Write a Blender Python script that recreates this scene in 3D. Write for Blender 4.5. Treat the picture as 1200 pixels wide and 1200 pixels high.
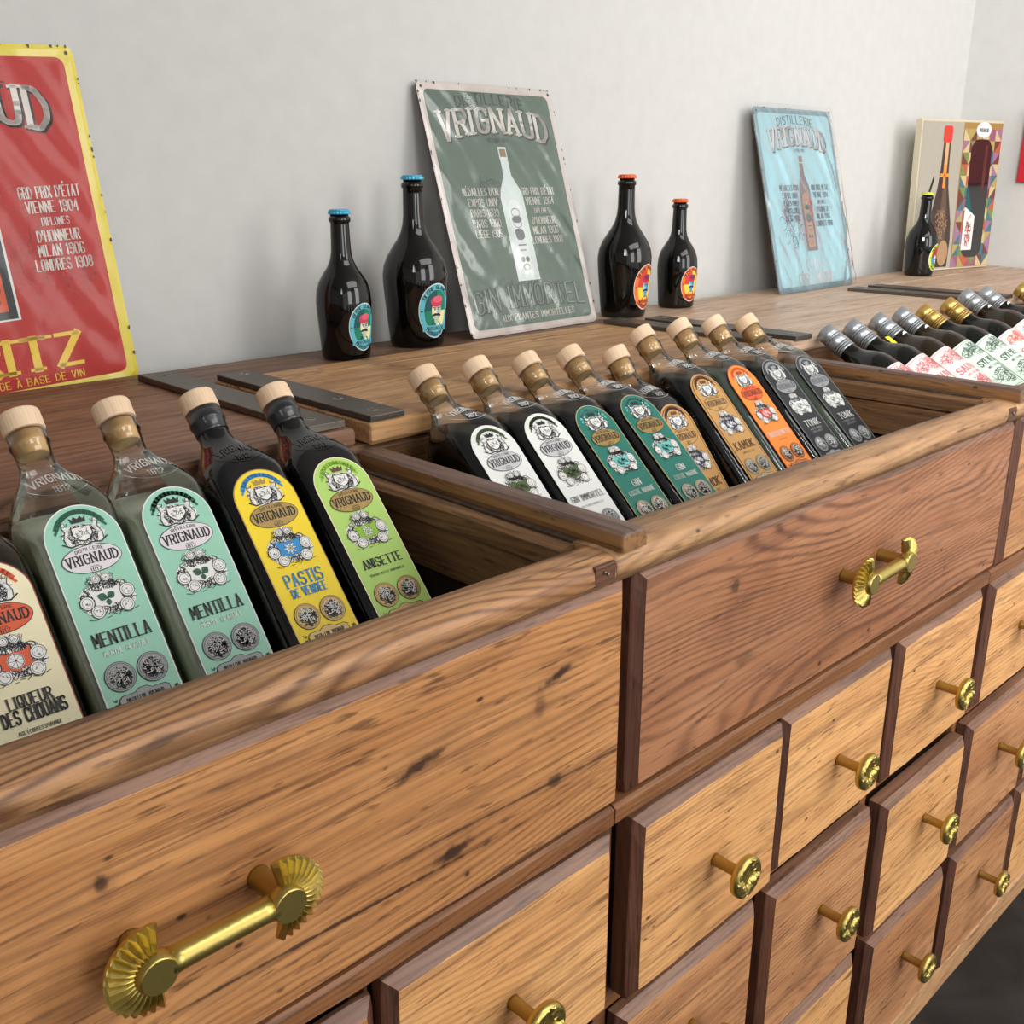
import bpy, bmesh, math, random
from mathutils import Vector, Matrix, noise
C = bpy.context.scene.collection
for o in list(bpy.data.objects): bpy.data.objects.remove(o)
PI = math.pi
ZO = 0.515                      # counter foot rests on the floor; heights below are given from the same datum
# ------------------------------------------------------------------ camera
cam_d = bpy.data.cameras.new('camera'); cam = bpy.data.objects.new('camera', cam_d); C.objects.link(cam)
yaw, pitch, roll = 0.7641, 0.3216, -0.0018
F = Vector((math.sin(yaw)*math.cos(pitch), math.cos(yaw)*math.cos(pitch), -math.sin(pitch)))
R = Vector((math.cos(yaw), -math.sin(yaw), 0)); U = R.cross(F)
R2 = R*math.cos(roll)+U*math.sin(roll); U2 = -R*math.sin(roll)+U*math.cos(roll)
cam.matrix_world = Matrix(((R2.x, U2.x, -F.x, -.6047), (R2.y, U2.y, -F.y, -.5018), (R2.z, U2.z, -F.z, .8216+ZO), (0, 0, 0, 1)))
cam_d.sensor_width = 36; cam_d.sensor_height = 36; cam_d.lens = 36*1189.6/1200; cam_d.clip_start = .02
bpy.context.scene.camera = cam
# ------------------------------------------------------------------ world, lights, exposure
w = bpy.data.worlds.new('world'); bpy.context.scene.world = w; w.use_nodes = True
w.node_tree.nodes['Background'].inputs[0].default_value = (.97, .985, 1, 1)
w.node_tree.nodes['Background'].inputs[1].default_value = .60
def area(name, loc, target, sx, sy, power, col=(1, .99, .97)):
    d = bpy.data.lights.new(name, 'AREA'); d.shape = 'RECTANGLE'; d.size = sx; d.size_y = sy; d.energy = power; d.color = col
    o = bpy.data.objects.new(name, d); C.objects.link(o); o.location = loc
    o.rotation_euler = (Vector(target)-Vector(loc)).to_track_quat('-Z', 'Y').to_euler()
    return o
area('shop_window_light', (2.1, -2.7, 1.9), (1.9, .5, 1.0), 1.6, 2.0, 38)
area('shop_window_light', (-.4, -3.8, 1.9), (.3, .3, 1.0), 1.2, 2.0, 26)
area('right_wall_fill_light', (-1.3, -1.7, 2.5), (2.49, -.1, 1.5), 1.2, 1.2, 13).data.spread = math.radians(60)  # added narrow fill that brightens the right wall; no window stands here
area('overhead_area_light', (0.9, -1.5, 2.85), (.9, -.6, .5), 2.2, .8, 16)  # broad area lamp just below the closed ceiling, tilted towards the counter
vs = bpy.context.scene.view_settings
bpy.context.scene.display_settings.display_device = 'sRGB'
vs.view_transform = 'Standard'; vs.look = 'None'; vs.gamma = 1; vs.use_curve_mapping = False; vs.exposure = .64
# ------------------------------------------------------------------ helpers
def lin(c):
    return tuple(((v/255)/12.92 if v/255 <= .04045 else ((v/255+.055)/1.055)**2.4) for v in c)+(1,)
MATS = {}
def plain(name, rgb, rough=.5, metal=0, coat=0, spec=.5, bump=0, bscale=200):
    if name in MATS: return MATS[name]
    m = bpy.data.materials.new(name); m.use_nodes = True; b = m.node_tree.nodes['Principled BSDF']
    b.inputs['Base Color'].default_value = lin(rgb); b.inputs['Roughness'].default_value = rough
    b.inputs['Metallic'].default_value = metal; b.inputs['Coat Weight'].default_value = coat
    b.inputs['Specular IOR Level'].default_value = spec
    nt = m.node_tree
    n = nt.nodes.new('ShaderNodeTexNoise'); n.inputs['Scale'].default_value = bscale; n.inputs['Detail'].default_value = 4
    tc = nt.nodes.new('ShaderNodeTexCoord'); nt.links.new(tc.outputs['Object'], n.inputs['Vector'])
    mx = nt.nodes.new('ShaderNodeMixRGB'); mx.blend_type = 'MULTIPLY'; mx.inputs[0].default_value = .12
    mx.inputs[1].default_value = lin(rgb); nt.links.new(n.outputs['Fac'], mx.inputs[2]); nt.links.new(mx.outputs[0], b.inputs['Base Color'])
    if bump:
        bp = nt.nodes.new('ShaderNodeBump'); bp.inputs['Strength'].default_value = bump; bp.inputs['Distance'].default_value = .001
        nt.links.new(n.outputs['Fac'], bp.inputs['Height']); nt.links.new(bp.outputs[0], b.inputs['Normal'])
    MATS[name] = m; return m
def wood(name, light, mid, dark, axis='X', ring=22, ringmix=.5, pores=.55, rough=.5, spots=(), holes=True, dist=7, blotch=.4):
    if name in MATS: return MATS[name]
    m = bpy.data.materials.new(name); m.use_nodes = True; nt = m.node_tree; N = nt.nodes.new; L = nt.links.new
    b = nt.nodes['Principled BSDF']; tc = N('ShaderNodeTexCoord'); oi = N('ShaderNodeObjectInfo')
    sc = N('ShaderNodeVectorMath'); sc.operation = 'SCALE'; sc.inputs[0].default_value = (3.1, 7.3, 5.7); L(oi.outputs['Random'], sc.inputs['Scale'])
    ad = N('ShaderNodeVectorMath'); ad.operation = 'ADD'; L(tc.outputs['Object'], ad.inputs[0]); L(sc.outputs[0], ad.inputs[1])
    src = ad.outputs[0]
    def mapping(v, s, rot=(0, 0, 0), loc=(0, 0, 0)):
        k = N('ShaderNodeMapping'); k.inputs['Scale'].default_value = s; k.inputs['Rotation'].default_value = rot; k.inputs['Location'].default_value = loc
        L(v, k.inputs['Vector']); return k.outputs[0]
    if axis == 'Y': src = mapping(src, (1, 1, 1), (0, 0, PI/2))
    if axis == 'Z': src = mapping(src, (1, 1, 1), (0, PI/2, 0))
    def noise_(v, s, d=4, r=.6, di=0):
        k = N('ShaderNodeTexNoise'); k.inputs['Scale'].default_value = s; k.inputs['Detail'].default_value = d; k.inputs['Roughness'].default_value = r
        k.inputs['Distortion'].default_value = di; L(v, k.inputs['Vector']); return k.outputs['Fac']
    def ramp(v, a, bb, ca=0, cb=1):
        k = N('ShaderNodeMapRange'); k.inputs[1].default_value = a; k.inputs[2].default_value = bb; k.inputs[3].default_value = ca; k.inputs[4].default_value = cb
        L(v, k.inputs[0]); return k.outputs[0]
    def mix(f, a, c, mode='MIX'):
        k = N('ShaderNodeMixRGB'); k.blend_type = mode
        if isinstance(f, (int, float)): k.inputs[0].default_value = f
        else: L(f, k.inputs[0])
        for i, q in ((1, a), (2, c)):
            if isinstance(q, tuple): k.inputs[i].default_value = q
            else: L(q, k.inputs[i])
        return k.outputs[0]
    def mul(a, v):
        k = N('ShaderNodeMath'); k.operation = 'MULTIPLY'; L(a, k.inputs[0])
        if isinstance(v, (int, float)): k.inputs[1].default_value = v
        else: L(v, k.inputs[1])
        return k.outputs[0]
    # growth rings: contour lines of a long soft noise plus the board's own depth, so they run wide, close up and turn back
    def math_(op, a, v=None):
        k = N('ShaderNodeMath'); k.operation = op
        for i, q in ((0, a), (1, v)):
            if q is None: continue
            if isinstance(q, (int, float)): k.inputs[i].default_value = q
            else: L(q, k.inputs[i])
        return k.outputs[0]
    sep = N('ShaderNodeSeparateXYZ'); L(src, sep.inputs[0])
    big = noise_(mapping(src, (1.6, 7, 7)), 1, 1.5, .4, .3); small = noise_(mapping(src, (6, 42, 42)), 1, 2, .5)
    ph = math_('ADD', math_('ADD', math_('MULTIPLY', sep.outputs[2], ring*36.0), math_('MULTIPLY', big, dist*16.0)), math_('MULTIPLY', small, 5.0))
    ph = math_('ADD', ph, math_('MULTIPLY', sep.outputs[1], ring*14))
    wvo = math_('POWER', math_('MULTIPLY', math_('ADD', math_('SINE', ph), 1.0), .5), 2.2)
    wvo = math_('MULTIPLY', wvo, ramp(noise_(mapping(src, (2.2, 22, 22)), 1, 3, .6), .32, .66, .25, 1))
    low = noise_(mapping(src, (2.5, 14, 14)), 1.3, 3, .6, .6)
    fine = noise_(mapping(src, (9, 260, 260)), 1, 3, .6)
    mid2 = noise_(mapping(src, (5, 70, 70)), 1, 4, .65)
    blot = noise_(mapping(src, (5, 9, 9)), 1.6, 5, .6, .8)
    c = mix(ramp(low, .3, .7), lin(light), lin(mid))
    c = mix(mul(wvo, ringmix), c, lin(dark))
    c = mix(mul(ramp(mid2, .5, .72), pores), c, lin(dark))
    c = mix(mul(ramp(fine, .56, .70), min(1, pores*1.1)), c, lin(dark))
    grit = noise_(mapping(src, (26, 190, 190)), 1, 2, .5); c = mix(mul(ramp(grit, .62, .72), min(1, pores*1.1)), c, lin(tuple(v*.8 for v in dark)))
    c = mix(mul(ramp(blot, .55, .8), blotch), c, lin(tuple(v*.55 for v in mid)))
    if holes:
        vo = N('ShaderNodeTexVoronoi'); vo.inputs['Scale'].default_value = 1; vo.feature = 'F1'
        L(mapping(src, (22, 40, 40)), vo.inputs['Vector'])
        hm = ramp(vo.outputs['Distance'], .10, .05)
        gate = ramp(noise_(mapping(src, (9, 9, 9)), 1, 2), .5, .54)
        c = mix(mul(mul(hm, gate), .85), c, lin(tuple(v*.3 for v in dark)))
    for (sx, sz, rx, rz, rot, st) in spots:
        # a knot or a crack at its own place on the board
        base = tc.outputs['Object']
        q = mapping(base, (1, 1, 1), (0, 0, 0), (-sx, 0, -sz))
        q = mapping(q, (1, 1, 1), (0, rot, 0))
        q = mapping(q, (1/rx, 0, 1/rz))
        wn = N('ShaderNodeTexNoise'); wn.inputs['Scale'].default_value = 60; L(base, wn.inputs['Vector']); wn.inputs['Detail'].default_value = 4
        ln = N('ShaderNodeVectorMath'); ln.operation = 'LENGTH'; L(q, ln.inputs[0])
        s2 = N('ShaderNodeMath'); s2.operation = 'ADD'; L(ln.outputs['Value'], s2.inputs[0])
        L(ramp(wn.outputs['Fac'], .3, .7, -.5, .5), s2.inputs[1])
        c = mix(mul(ramp(s2.outputs[0], 1.2, .5), st), c, lin(tuple(v*.32 for v in dark)))
        c = mix(mul(ramp(s2.outputs[0], 2.8, 1.0), st*.3), c, lin(tuple(v*.8 for v in dark)))
    L(c, b.inputs['Base Color'])
    L(ramp(mid2, .3, .7, rough-.08, rough+.12), b.inputs['Roughness'])
    b.inputs['Specular IOR Level'].default_value = .45
    bp = N('ShaderNodeBump'); bp.inputs['Strength'].default_value = .35; bp.inputs['Distance'].default_value = .0015
    h = N('ShaderNodeMath'); h.operation = 'ADD'; L(mid2, h.inputs[0]); L(fine, h.inputs[1])
    L(h.outputs[0], bp.inputs['Height']); bp.invert = True; L(bp.outputs[0], b.inputs['Normal'])
    MATS[name] = m; return m
def clearglass(name, tint=(.93, .96, .94), refl=1.0, rough=.02, bump=0, solid=False):
    if name in MATS: return MATS[name]
    m = bpy.data.materials.new(name); m.use_nodes = True; nt = m.node_tree; N = nt.nodes.new; L = nt.links.new
    nt.nodes.remove(nt.nodes['Principled BSDF'])
    tr = N('ShaderNodeBsdfTransparent'); tr.inputs[0].default_value = tint+(1,)
    gl = N('ShaderNodeBsdfGlossy'); gl.inputs['Roughness'].default_value = rough; gl.inputs[0].default_value = (1, 1, 1, 1)
    fr = N('ShaderNodeFresnel'); fr.inputs[0].default_value = 1.5
    mu = N('ShaderNodeMath'); mu.operation = 'MULTIPLY'; mu.inputs[1].default_value = refl; mu.use_clamp = True; L(fr.outputs[0], mu.inputs[0])
    fac = mu.outputs[0]
    if solid:   # the inner side of a thick glass wall adds no second mirror
        ge = N('ShaderNodeNewGeometry'); iv = N('ShaderNodeMath'); iv.operation = 'SUBTRACT'; iv.inputs[0].default_value = 1; L(ge.outputs['Backfacing'], iv.inputs[1])
        m2 = N('ShaderNodeMath'); m2.operation = 'MULTIPLY'; L(fac, m2.inputs[0]); L(iv.outputs[0], m2.inputs[1]); fac = m2.outputs[0]
    mx = N('ShaderNodeMixShader'); L(fac, mx.inputs[0]); L(tr.outputs[0], mx.inputs[1]); L(gl.outputs[0], mx.inputs[2])
    if bump:
        no = N('ShaderNodeTexNoise'); no.inputs['Scale'].default_value = 40; tc = N('ShaderNodeTexCoord'); L(tc.outputs['Object'], no.inputs['Vector'])
        bp = N('ShaderNodeBump'); bp.inputs['Strength'].default_value = bump; bp.inputs['Distance'].default_value = .002
        L(no.outputs['Fac'], bp.inputs['Height']); L(bp.outputs[0], gl.inputs['Normal']); L(bp.outputs[0], fr.inputs['Normal'])
    L(mx.outputs[0], nt.nodes['Material Output'].inputs[0]); MATS[name] = m; return m

class MB:
    def __init__(s): s.v = []; s.f = []; s.m = []; s.mats = []; s.sm = []
    def mi(s, mat):
        if mat not in s.mats: s.mats.append(mat)
        return s.mats.index(mat)
    def add(s, vs, fs, mat, smooth=False):
        o = len(s.v); s.v += [tuple(q) for q in vs]; k = s.mi(mat)
        for f in fs: s.f.append([i+o for i in f]); s.m.append(k); s.sm.append(smooth)
    def box(s, x0, x1, y0, y1, z0, z1, mat, bev=0.0, jit=0.0, seg=1, rnd=random):
        if bev <= 0:
            vs = [(x, y, z) for x in (x0, x1) for y in (y0, y1) for z in (z0, z1)]
            s.add(vs, [(0, 1, 3, 2), (4, 6, 7, 5), (0, 4, 5, 1), (2, 3, 7, 6), (0, 2, 6, 4), (1, 5, 7, 3)], mat); return
        bm = bmesh.new(); bmesh.ops.create_cube(bm, size=1)
        for v in bm.verts:
            v.co = Vector(((x0+x1)/2+v.co.x*(x1-x0)+rnd.uniform(-jit, jit), (y0+y1)/2+v.co.y*(y1-y0)+rnd.uniform(-jit, jit), (z0+z1)/2+v.co.z*(z1-z0)+rnd.uniform(-jit, jit)))
        bmesh.ops.bevel(bm, geom=bm.edges[:], offset=bev, segments=seg+1, affect='EDGES', profile=.5)
        bm.verts.ensure_lookup_table()
        s.add([v.co[:] for v in bm.verts], [[v.index for v in f.verts] for f in bm.faces], mat, False); bm.free()
    def lathe(s, prof, n, mat, axis='Z', c=(0, 0, 0), caps=True, flute=None, smooth=True):
        vs = []; fs = []
        for (r, z) in prof:
            for i in range(n):
                a = 2*PI*i/n; rr = r*(1+flute*(1 if i % 2 else -1)) if flute else r
                x, y = rr*math.cos(a), rr*math.sin(a)
                vs.append((c[0]+x, c[1]+y, c[2]+z) if axis == 'Z' else (c[0]+x, c[1]-z, c[2]+y) if axis == 'Y' else (c[0]+z, c[1]+x, c[2]+y))
        for j in range(len(prof)-1):
            for i in range(n): fs.append((j*n+i, j*n+(i+1) % n, (j+1)*n+(i+1) % n, (j+1)*n+i))
        s.add(vs, fs, mat, smooth)
        if caps:
            s.add(vs[:n], [list(range(n))[::-1]], mat); s.add(vs[-n:], [list(range(n))], mat)
    def sweep(s, prof, xs, mat, fn=None, caps=True, smooth=False, axis='X'):
        """profile (y,z) swept along x; fn(x,y,z,k)->(y,z)"""
        n = len(prof); vs = []; fs = []
        for x in xs:
            for k, (y, z) in enumerate(prof):
                if fn: y2, z2 = fn(x, y, z, k)
                else: y2, z2 = y, z
                vs.append((x, y2, z2) if axis == 'X' else (y2, x, z2))
        for j in range(len(xs)-1):
            for k in range(n): fs.append((j*n+k, j*n+(k+1) % n, (j+1)*n+(k+1) % n, (j+1)*n+k))
        s.add(vs, fs, mat, smooth)
        if caps: s.add(vs[:n], [list(range(n))], mat); s.add(vs[-n:], [list(range(n))], mat)
    def build(s, name, parent=None, fix=True, origin=None):
        me = bpy.data.meshes.new(name)
        vv = s.v if origin is None else [(a-origin[0], b_-origin[1], c-origin[2]) for a, b_, c in s.v]
        me.from_pydata(vv, [], s.f)
        for m in s.mats: me.materials.append(m)
        me.polygons.foreach_set('material_index', s.m); me.polygons.foreach_set('use_smooth', s.sm); me.update()
        if fix:
            bm = bmesh.new(); bm.from_mesh(me); bmesh.ops.remove_doubles(bm, verts=bm.verts, dist=1e-6)
            bmesh.ops.recalc_face_normals(bm, faces=bm.faces); bm.to_mesh(me); bm.free()
        o = bpy.data.objects.new(name, me); C.objects.link(o)
        if origin is not None: o.location = origin
        if parent: o.parent = parent
        return o
def thing(name, label, cat, loc=(0, 0, 0), rot=(0, 0, 0), group=None):
    o = bpy.data.objects.new(name, None); C.objects.link(o); o.empty_display_size = .05
    o.location = loc; o.rotation_euler = rot; o['label'] = label; o['category'] = cat
    if group: o['group'] = group
    return o
def dup(root, loc, rot, label):
    r = root.copy(); C.objects.link(r); r.location = loc; r.rotation_euler = rot; r['label'] = label
    for ch in list(root.children):
        c = ch.copy(); C.objects.link(c); c.parent = r
        for g in list(ch.children):
            d = g.copy(); C.objects.link(d); d.parent = c
    return r
def struct(o): o['kind'] = 'structure'; return o

# ------------------------------------------------------------------ flat printing: polygons, strokes and lettering laid on a surface
G = {'A': '00 26 40;12 32', 'B': '00 06 36 45 44 33 03;33 42 41 30 00', 'C': '45 36 16 05 01 10 30 41', 'D': '00 06 26 35 44 42 31 20 00',
 'E': '40 00 06 46;03 33', 'F': '00 06 46;03 33', 'G': '45 36 16 05 01 10 30 41 43 23', 'H': '00 06;40 46;03 43', 'I': '00 06', 'J': '36 31 20 10 01',
 'K': '00 06;46 03 40', 'L': '06 00 40', 'M': '00 06 22 46 40', 'N': '00 06 40 46', 'O': '10 01 05 16 36 45 41 30 10', 'P': '00 06 36 45 44 33 03',
 'Q': '10 01 05 16 36 45 41 30 10;22 40', 'R': '00 06 36 45 44 33 03;23 40', 'S': '45 36 16 05 04 13 33 42 41 30 10 01', 'T': '20 26;06 46',
 'U': '06 01 10 30 41 46', 'V': '06 20 46', 'W': '06 10 24 30 46', 'X': '06 40;00 46', 'Y': '06 23 46;23 20', 'Z': '06 46 00 40',
 '0': '10 01 05 16 36 45 41 30 10', '1': '05 16 10', '2': '05 16 36 45 44 00 40', '3': '05 16 36 45 44 33 13;33 42 41 30 10 01', '4': '30 36 02 42',
 '5': '46 06 03 33 42 41 30 10 01', '6': '45 36 16 05 01 10 30 41 42 33 03', '7': '06 46 10', '8': '13 04 05 16 36 45 44 33 13 02 01 10 30 41 42 33', '9': '01 10 30 41 45 36 16 05 04 13 43',
 "'": '06 04', '-': '03 23', '.': '00 01', '&': '40 05 16 25 02 01 10 20 42'}
WID = {'I': .5, "'": .5, '1': 1.6, ' ': 2.2, '-': 2, '.': .4, 'J': 3}
class Art(MB):
    """u to the right, v upward, k = ink layer"""
    def __init__(s, fn, warp=None): super().__init__(); s.fn = fn; s.W = None
    def P(s, u, v, k):
        if s.W: u, v = s.W(u, v)
        return s.fn(u, v, k)
    def poly(s, pts, mat, k): s.add([s.P(u, v, k) for u, v in pts], [list(range(len(pts)))], mat)
    def column(s, us, lo, hi, mat, k):
        vs = []; 
        for i, u in enumerate(us): vs += [s.P(u, lo[i], k), s.P(u, hi[i], k)]
        s.add(vs, [(2*i, 2*i+2, 2*i+3, 2*i+1) for i in range(len(us)-1)], mat, True)
    def ell(s, cx, cy, rx, ry, mat, k, n=20):
        us = [cx-rx*math.cos(PI*i/n) for i in range(n+1)]; h = [ry*math.sin(PI*i/n) for i in range(n+1)]
        s.column(us, [cy-q for q in h], [cy+q for q in h], mat, k)
    def rect(s, x0, x1, y0, y1, mat, k, n=8, r=0):
        us = [x0+(x1-x0)*i/n for i in range(n+1)]
        if r:
            us = [x0+r*(1-math.cos(PI/2*i/5)) for i in range(6)]+[x1-r*(1-math.cos(PI/2*(5-i)/5)) for i in range(6)]
            d = [r-r*math.sin(PI/2*i/5) for i in range(6)]; d = d+d[::-1]
            s.column(us, [y0+q for q in d], [y1-q for q in d], mat, k); return
        s.column(us, [y0]*len(us), [y1]*len(us), mat, k)
    def arch(s, wd, top, bot, mat, k, n=12, cx=0):
        us = [cx-wd*math.cos(PI*i/(2*n)) for i in range(2*n+1)]
        s.column(us, [bot]*len(us), [top-wd+wd*math.sin(PI*i/(2*n)) for i in range(2*n+1)], mat, k)
    def line(s, pts, wt, mat, k, thin=None):
        for a, b in zip(pts[:-1], pts[1:]):
            d = Vector((b[0]-a[0], b[1]-a[1])); 
            if d.length < 1e-9: continue
            d.normalize(); t = wt if thin is None else thin+(wt-thin)*abs(d.y)**.7
            n = Vector((-d.y, d.x))*t/2; e = d*t*.35
            s.poly([(a[0]-e.x-n.x, a[1]-e.y-n.y), (b[0]+e.x-n.x, b[1]+e.y-n.y), (b[0]+e.x+n.x, b[1]+e.y+n.y), (a[0]-e.x+n.x, a[1]-e.y+n.y)], mat, k)
    def ring(s, cx, cy, rx, ry, t, mat, k, n=20, a0=0, a1=2*PI):
        pts = [(cx+rx*math.cos(a0+(a1-a0)*i/n), cy+ry*math.sin(a0+(a1-a0)*i/n)) for i in range(n+1)]
        s.line(pts, t, mat, k)
    def text(s, cx, cy, h, wd, st, mat, k, wt=.16, serif=False, arc=0, thin=.5, trap=0, gap=2.0):
        """wd = whole width; wt = stem weight as part of the height; arc lifts the middle"""
        tot = sum(WID.get(c, 4) for c in st)+gap*(len(st)-1); x = 0; sx = wd/tot; sy = h/6; W = h*wt
        def M(px, py):
            X = (x+px)*sx-wd/2; q = X/(wd/2)
            return (cx+X, cy+arc*(1-q*q)+(py*sy-h/2)*(1+trap*(q*q)))
        for ch in st:
            acc = None
            if ch in 'ÉÈ': base = 'E'; acc = ch
            elif ch in 'À': base = 'A'; acc = ch
            else: base = ch
            g = G.get(base)
            if g:
                for pl in g.split(';'):
                    rp = [(float(q[0]), float(q[1])) for q in pl.split()]
                    if base in 'BCDGJOPQRSU02356890':
                        for _ in range(2 if h > .02 else 1):
                            closed = rp[0] == rp[-1]; out = []
                            for i_, q in enumerate(rp):
                                edge = (i_ in (0, len(rp)-1) and not closed) or q[0] == 0 and base in 'BDPR' or q in ((3., 3.), (1., 3.)) and base in 'BPR38' or base in 'G' and q in ((4., 3.), (2., 3.)) or base == '2' and q[1] == 0 or base == '5' and q[0] == 0
                                if edge: out.append(q); continue
                                if closed and i_ == len(rp)-1: continue
                                pa = rp[i_-1] if i_ else rp[-2]; pb = rp[(i_+1) % len(rp)]
                                out += [(q[0]+(pa[0]-q[0])*.27, q[1]+(pa[1]-q[1])*.27), (q[0]+(pb[0]-q[0])*.27, q[1]+(pb[1]-q[1])*.27)]
                            if closed: out.append(out[0])
                            rp = out
                    pts = [M(*q) for q in rp]
                    s.line(pts, W, mat, k, W*thin)
                    if serif:
                        raw = [(int(q[0]), int(q[1])) for q in pl.split()]
                        for (rx, ry), p in ((raw[0], pts[0]), (raw[-1], pts[-1])):
                            if ry in (0, 6) and base not in 'COSGEZLD' or (base in 'ELD' and rx == 0 and ry in (0, 6)):
                                s.line([(p[0]-W*.85, p[1]), (p[0]+W*.85, p[1])], W*.40, mat, k)
                            elif ry in (5, 1) and base in 'CSG': s.line([(p[0], p[1]-W*.6), (p[0], p[1]+W*.6)], W*.5, mat, k)
                if acc: p0 = M(2, 7.1); s.line([p0, (p0[0]+sx*(1 if acc == 'É' else -1), p0[1]+sy)], W*.8, mat, k)
            x += WID.get(base, 4)+gap
    def scrib(s, cx, cy, rx, ry, n, t, mat, k, seed=0, seg=7):
        rn = random.Random(seed)
        for i in range(n):
            a = rn.uniform(0, 2*PI); r = rn.random()**.5*.85; x = cx+rx*r*math.cos(a); y = cy+ry*r*math.sin(a); th = rn.uniform(0, 2*PI); tw = rn.uniform(-1.3, 1.3); pts = [(x, y)]
            for j in range(rn.randint(3, seg)):
                st = min(rx, ry)*.17; x += st*math.cos(th); y += st*math.sin(th); th += tw
                if ((x-cx)/rx)**2+((y-cy)/ry)**2 > 1: break
                pts.append((x, y))
            if len(pts) > 1: s.line(pts, t*rn.uniform(.6, 1.3), mat, k)
    def cloud(s, cx, cy, rx, ry, mat, k, n=26, amp=.12, seed=0):
        rn = random.Random(seed)
        pts = [(cx+rx*(1+rn.uniform(-amp, amp*.6))*math.copysign(abs(math.cos(a))**.7, math.cos(a)), cy+ry*(1+rn.uniform(-amp, amp*.6))*math.copysign(abs(math.sin(a))**.7, math.sin(a))) for a in [2*PI*i/n for i in range(n)]]
        s.poly(pts, mat, k)
def ink(name, rgb, rough=.55): return plain('ink_'+name, rgb, rough, bscale=60)
INK = ink('black', (28, 27, 28)); WH = ink('white', (232, 230, 226)); GREY = ink('grey', (196, 196, 198)); GOLD = plain('ink_gold', (168, 138, 78), .38, metal=.25)

# ------------------------------------------------------------------ woods and metals
W_FRONT = wood('oak_front', (196, 142, 94), (170, 114, 70), (92, 54, 32), spots=(), ring=16, ringmix=.32, dist=6)
W_DA = wood('oak_front_left', (204, 146, 92), (180, 122, 72), (92, 52, 30), ring=24, ringmix=.46, dist=7, pores=.6,
            spots=((.32, .052, .018, .004, .2, .9), (.175, .030, .022, .005, .15, .9), (.205, -.058, .017, .006, .1, .9), (.10, -.062, .17, .0016, -.035, .8), (.30, -.045, .16, .0014, -.04, .7),
                   (.315, -.045, .008, .006, 0, .7), (-.05, .055, .004, .006, 0, .8), (-.12, .075, .006, .002, .2, .7), (.3, .03, .006, .01, 0, .5), (.22, -.085, .003, .003, 0, .9)))
W_DB = wood('elm_front_right', (180, 126, 90), (154, 100, 66), (86, 50, 34), ring=20, ringmix=.78, dist=9, pores=.45,
            spots=((-.26, .055, .006, .006, 0, .6), (-.23, -.03, .02, .008, .1, .4), (.03, -.085, .003, .003, 0, .9), (-.08, -.09, .003, .003, 0, .9)))
W_SM = wood('pine_drawer', (240, 184, 122), (216, 156, 98), (112, 66, 38), ring=26, ringmix=.36, dist=8, pores=.6)
W_SM2 = wood('pine_drawer_grey', (208, 152, 104), (176, 120, 80), (88, 54, 36), ring=22, ringmix=.42, dist=9, pores=.5, blotch=.6)
W_EDGE = wood('stained_edge_lit', (150, 110, 86), (114, 78, 60), (64, 40, 30), ring=30, ringmix=.4, holes=False, rough=.42)  # stained wood, its colour lightened for the window light that level chamfers catch
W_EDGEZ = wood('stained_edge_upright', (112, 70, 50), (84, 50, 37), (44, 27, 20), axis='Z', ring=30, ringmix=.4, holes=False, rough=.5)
W_RAIL = wood('oak_rail', (196, 150, 104), (172, 120, 78), (78, 42, 24), ring=15, ringmix=.85, dist=13, pores=.5, rough=.45,
              spots=((-.4, .52, .015, .003, .1, .5),))
W_RAIL2 = wood('oak_rail_plain', (196, 152, 108), (166, 122, 82), (88, 54, 34), ring=18, ringmix=.42, dist=7, pores=.5, rough=.45)
W_RAILD = wood('rail_stained', (122, 80, 56), (94, 60, 42), (50, 32, 24), ring=30, holes=False)
W_DIV = wood('walnut_divider', (152, 110, 66), (120, 82, 50), (62, 40, 26), axis='Y', ring=24, ringmix=.4, rough=.5)
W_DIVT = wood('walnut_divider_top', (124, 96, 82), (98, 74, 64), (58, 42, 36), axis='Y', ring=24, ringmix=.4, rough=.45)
W_SUP = wood('rough_support', (140, 100, 62), (104, 72, 44), (56, 38, 26), axis='Y', ring=18, ringmix=.5, rough=.7)
W_LIDA = wood('lid_walnut', (160, 118, 90), (132, 94, 70), (74, 50, 38), ring=18, ringmix=.4, dist=5, pores=.6, rough=.55, holes=False)
W_LIDB = wood('lid_elm', (206, 160, 112), (174, 128, 84), (96, 64, 42), ring=15, ringmix=.45, dist=9, pores=.5, rough=.5, holes=False,
              spots=((-.17, .03, .012, .02, 0, .7), (.1, .1, .02, .03, 0, .4)))
W_BACK = wood('back_strip_wood', (136, 102, 78), (108, 78, 58), (60, 42, 32), ring=26, ringmix=.4, rough=.5)
W_IN = wood('bin_inner', (84, 62, 42), (60, 42, 30), (34, 24, 18), ring=20, holes=False, rough=.8)
W_CARC = wood('carcass_oak', (150, 100, 60), (122, 76, 44), (70, 42, 26), ring=24, ringmix=.4, pores=.5)
W_LIDC = wood('lid_pale_sheen', (212, 182, 156), (186, 156, 130), (110, 84, 68), ring=14, ringmix=.3, dist=6, pores=.5, rough=.42, holes=False)  # sheen of reflected light on the far boards put into a paler, greyer colour
W_BASE = wood('plinth_pine', (214, 168, 122), (186, 138, 96), (110, 72, 48), ring=14, ringmix=.4)
IRON = plain('old_iron', (96, 88, 80), .42, metal=.65, bump=.5, bscale=90)
STEEL = plain('screw_steel', (150, 142, 132), .35, metal=.9)
BRASS = plain('brass', (198, 176, 100), .36, metal=1, bump=.2, bscale=160)
BRASSD = plain('brass_dark', (176, 146, 78), .42, metal=.9, bump=.12, bscale=160)

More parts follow.
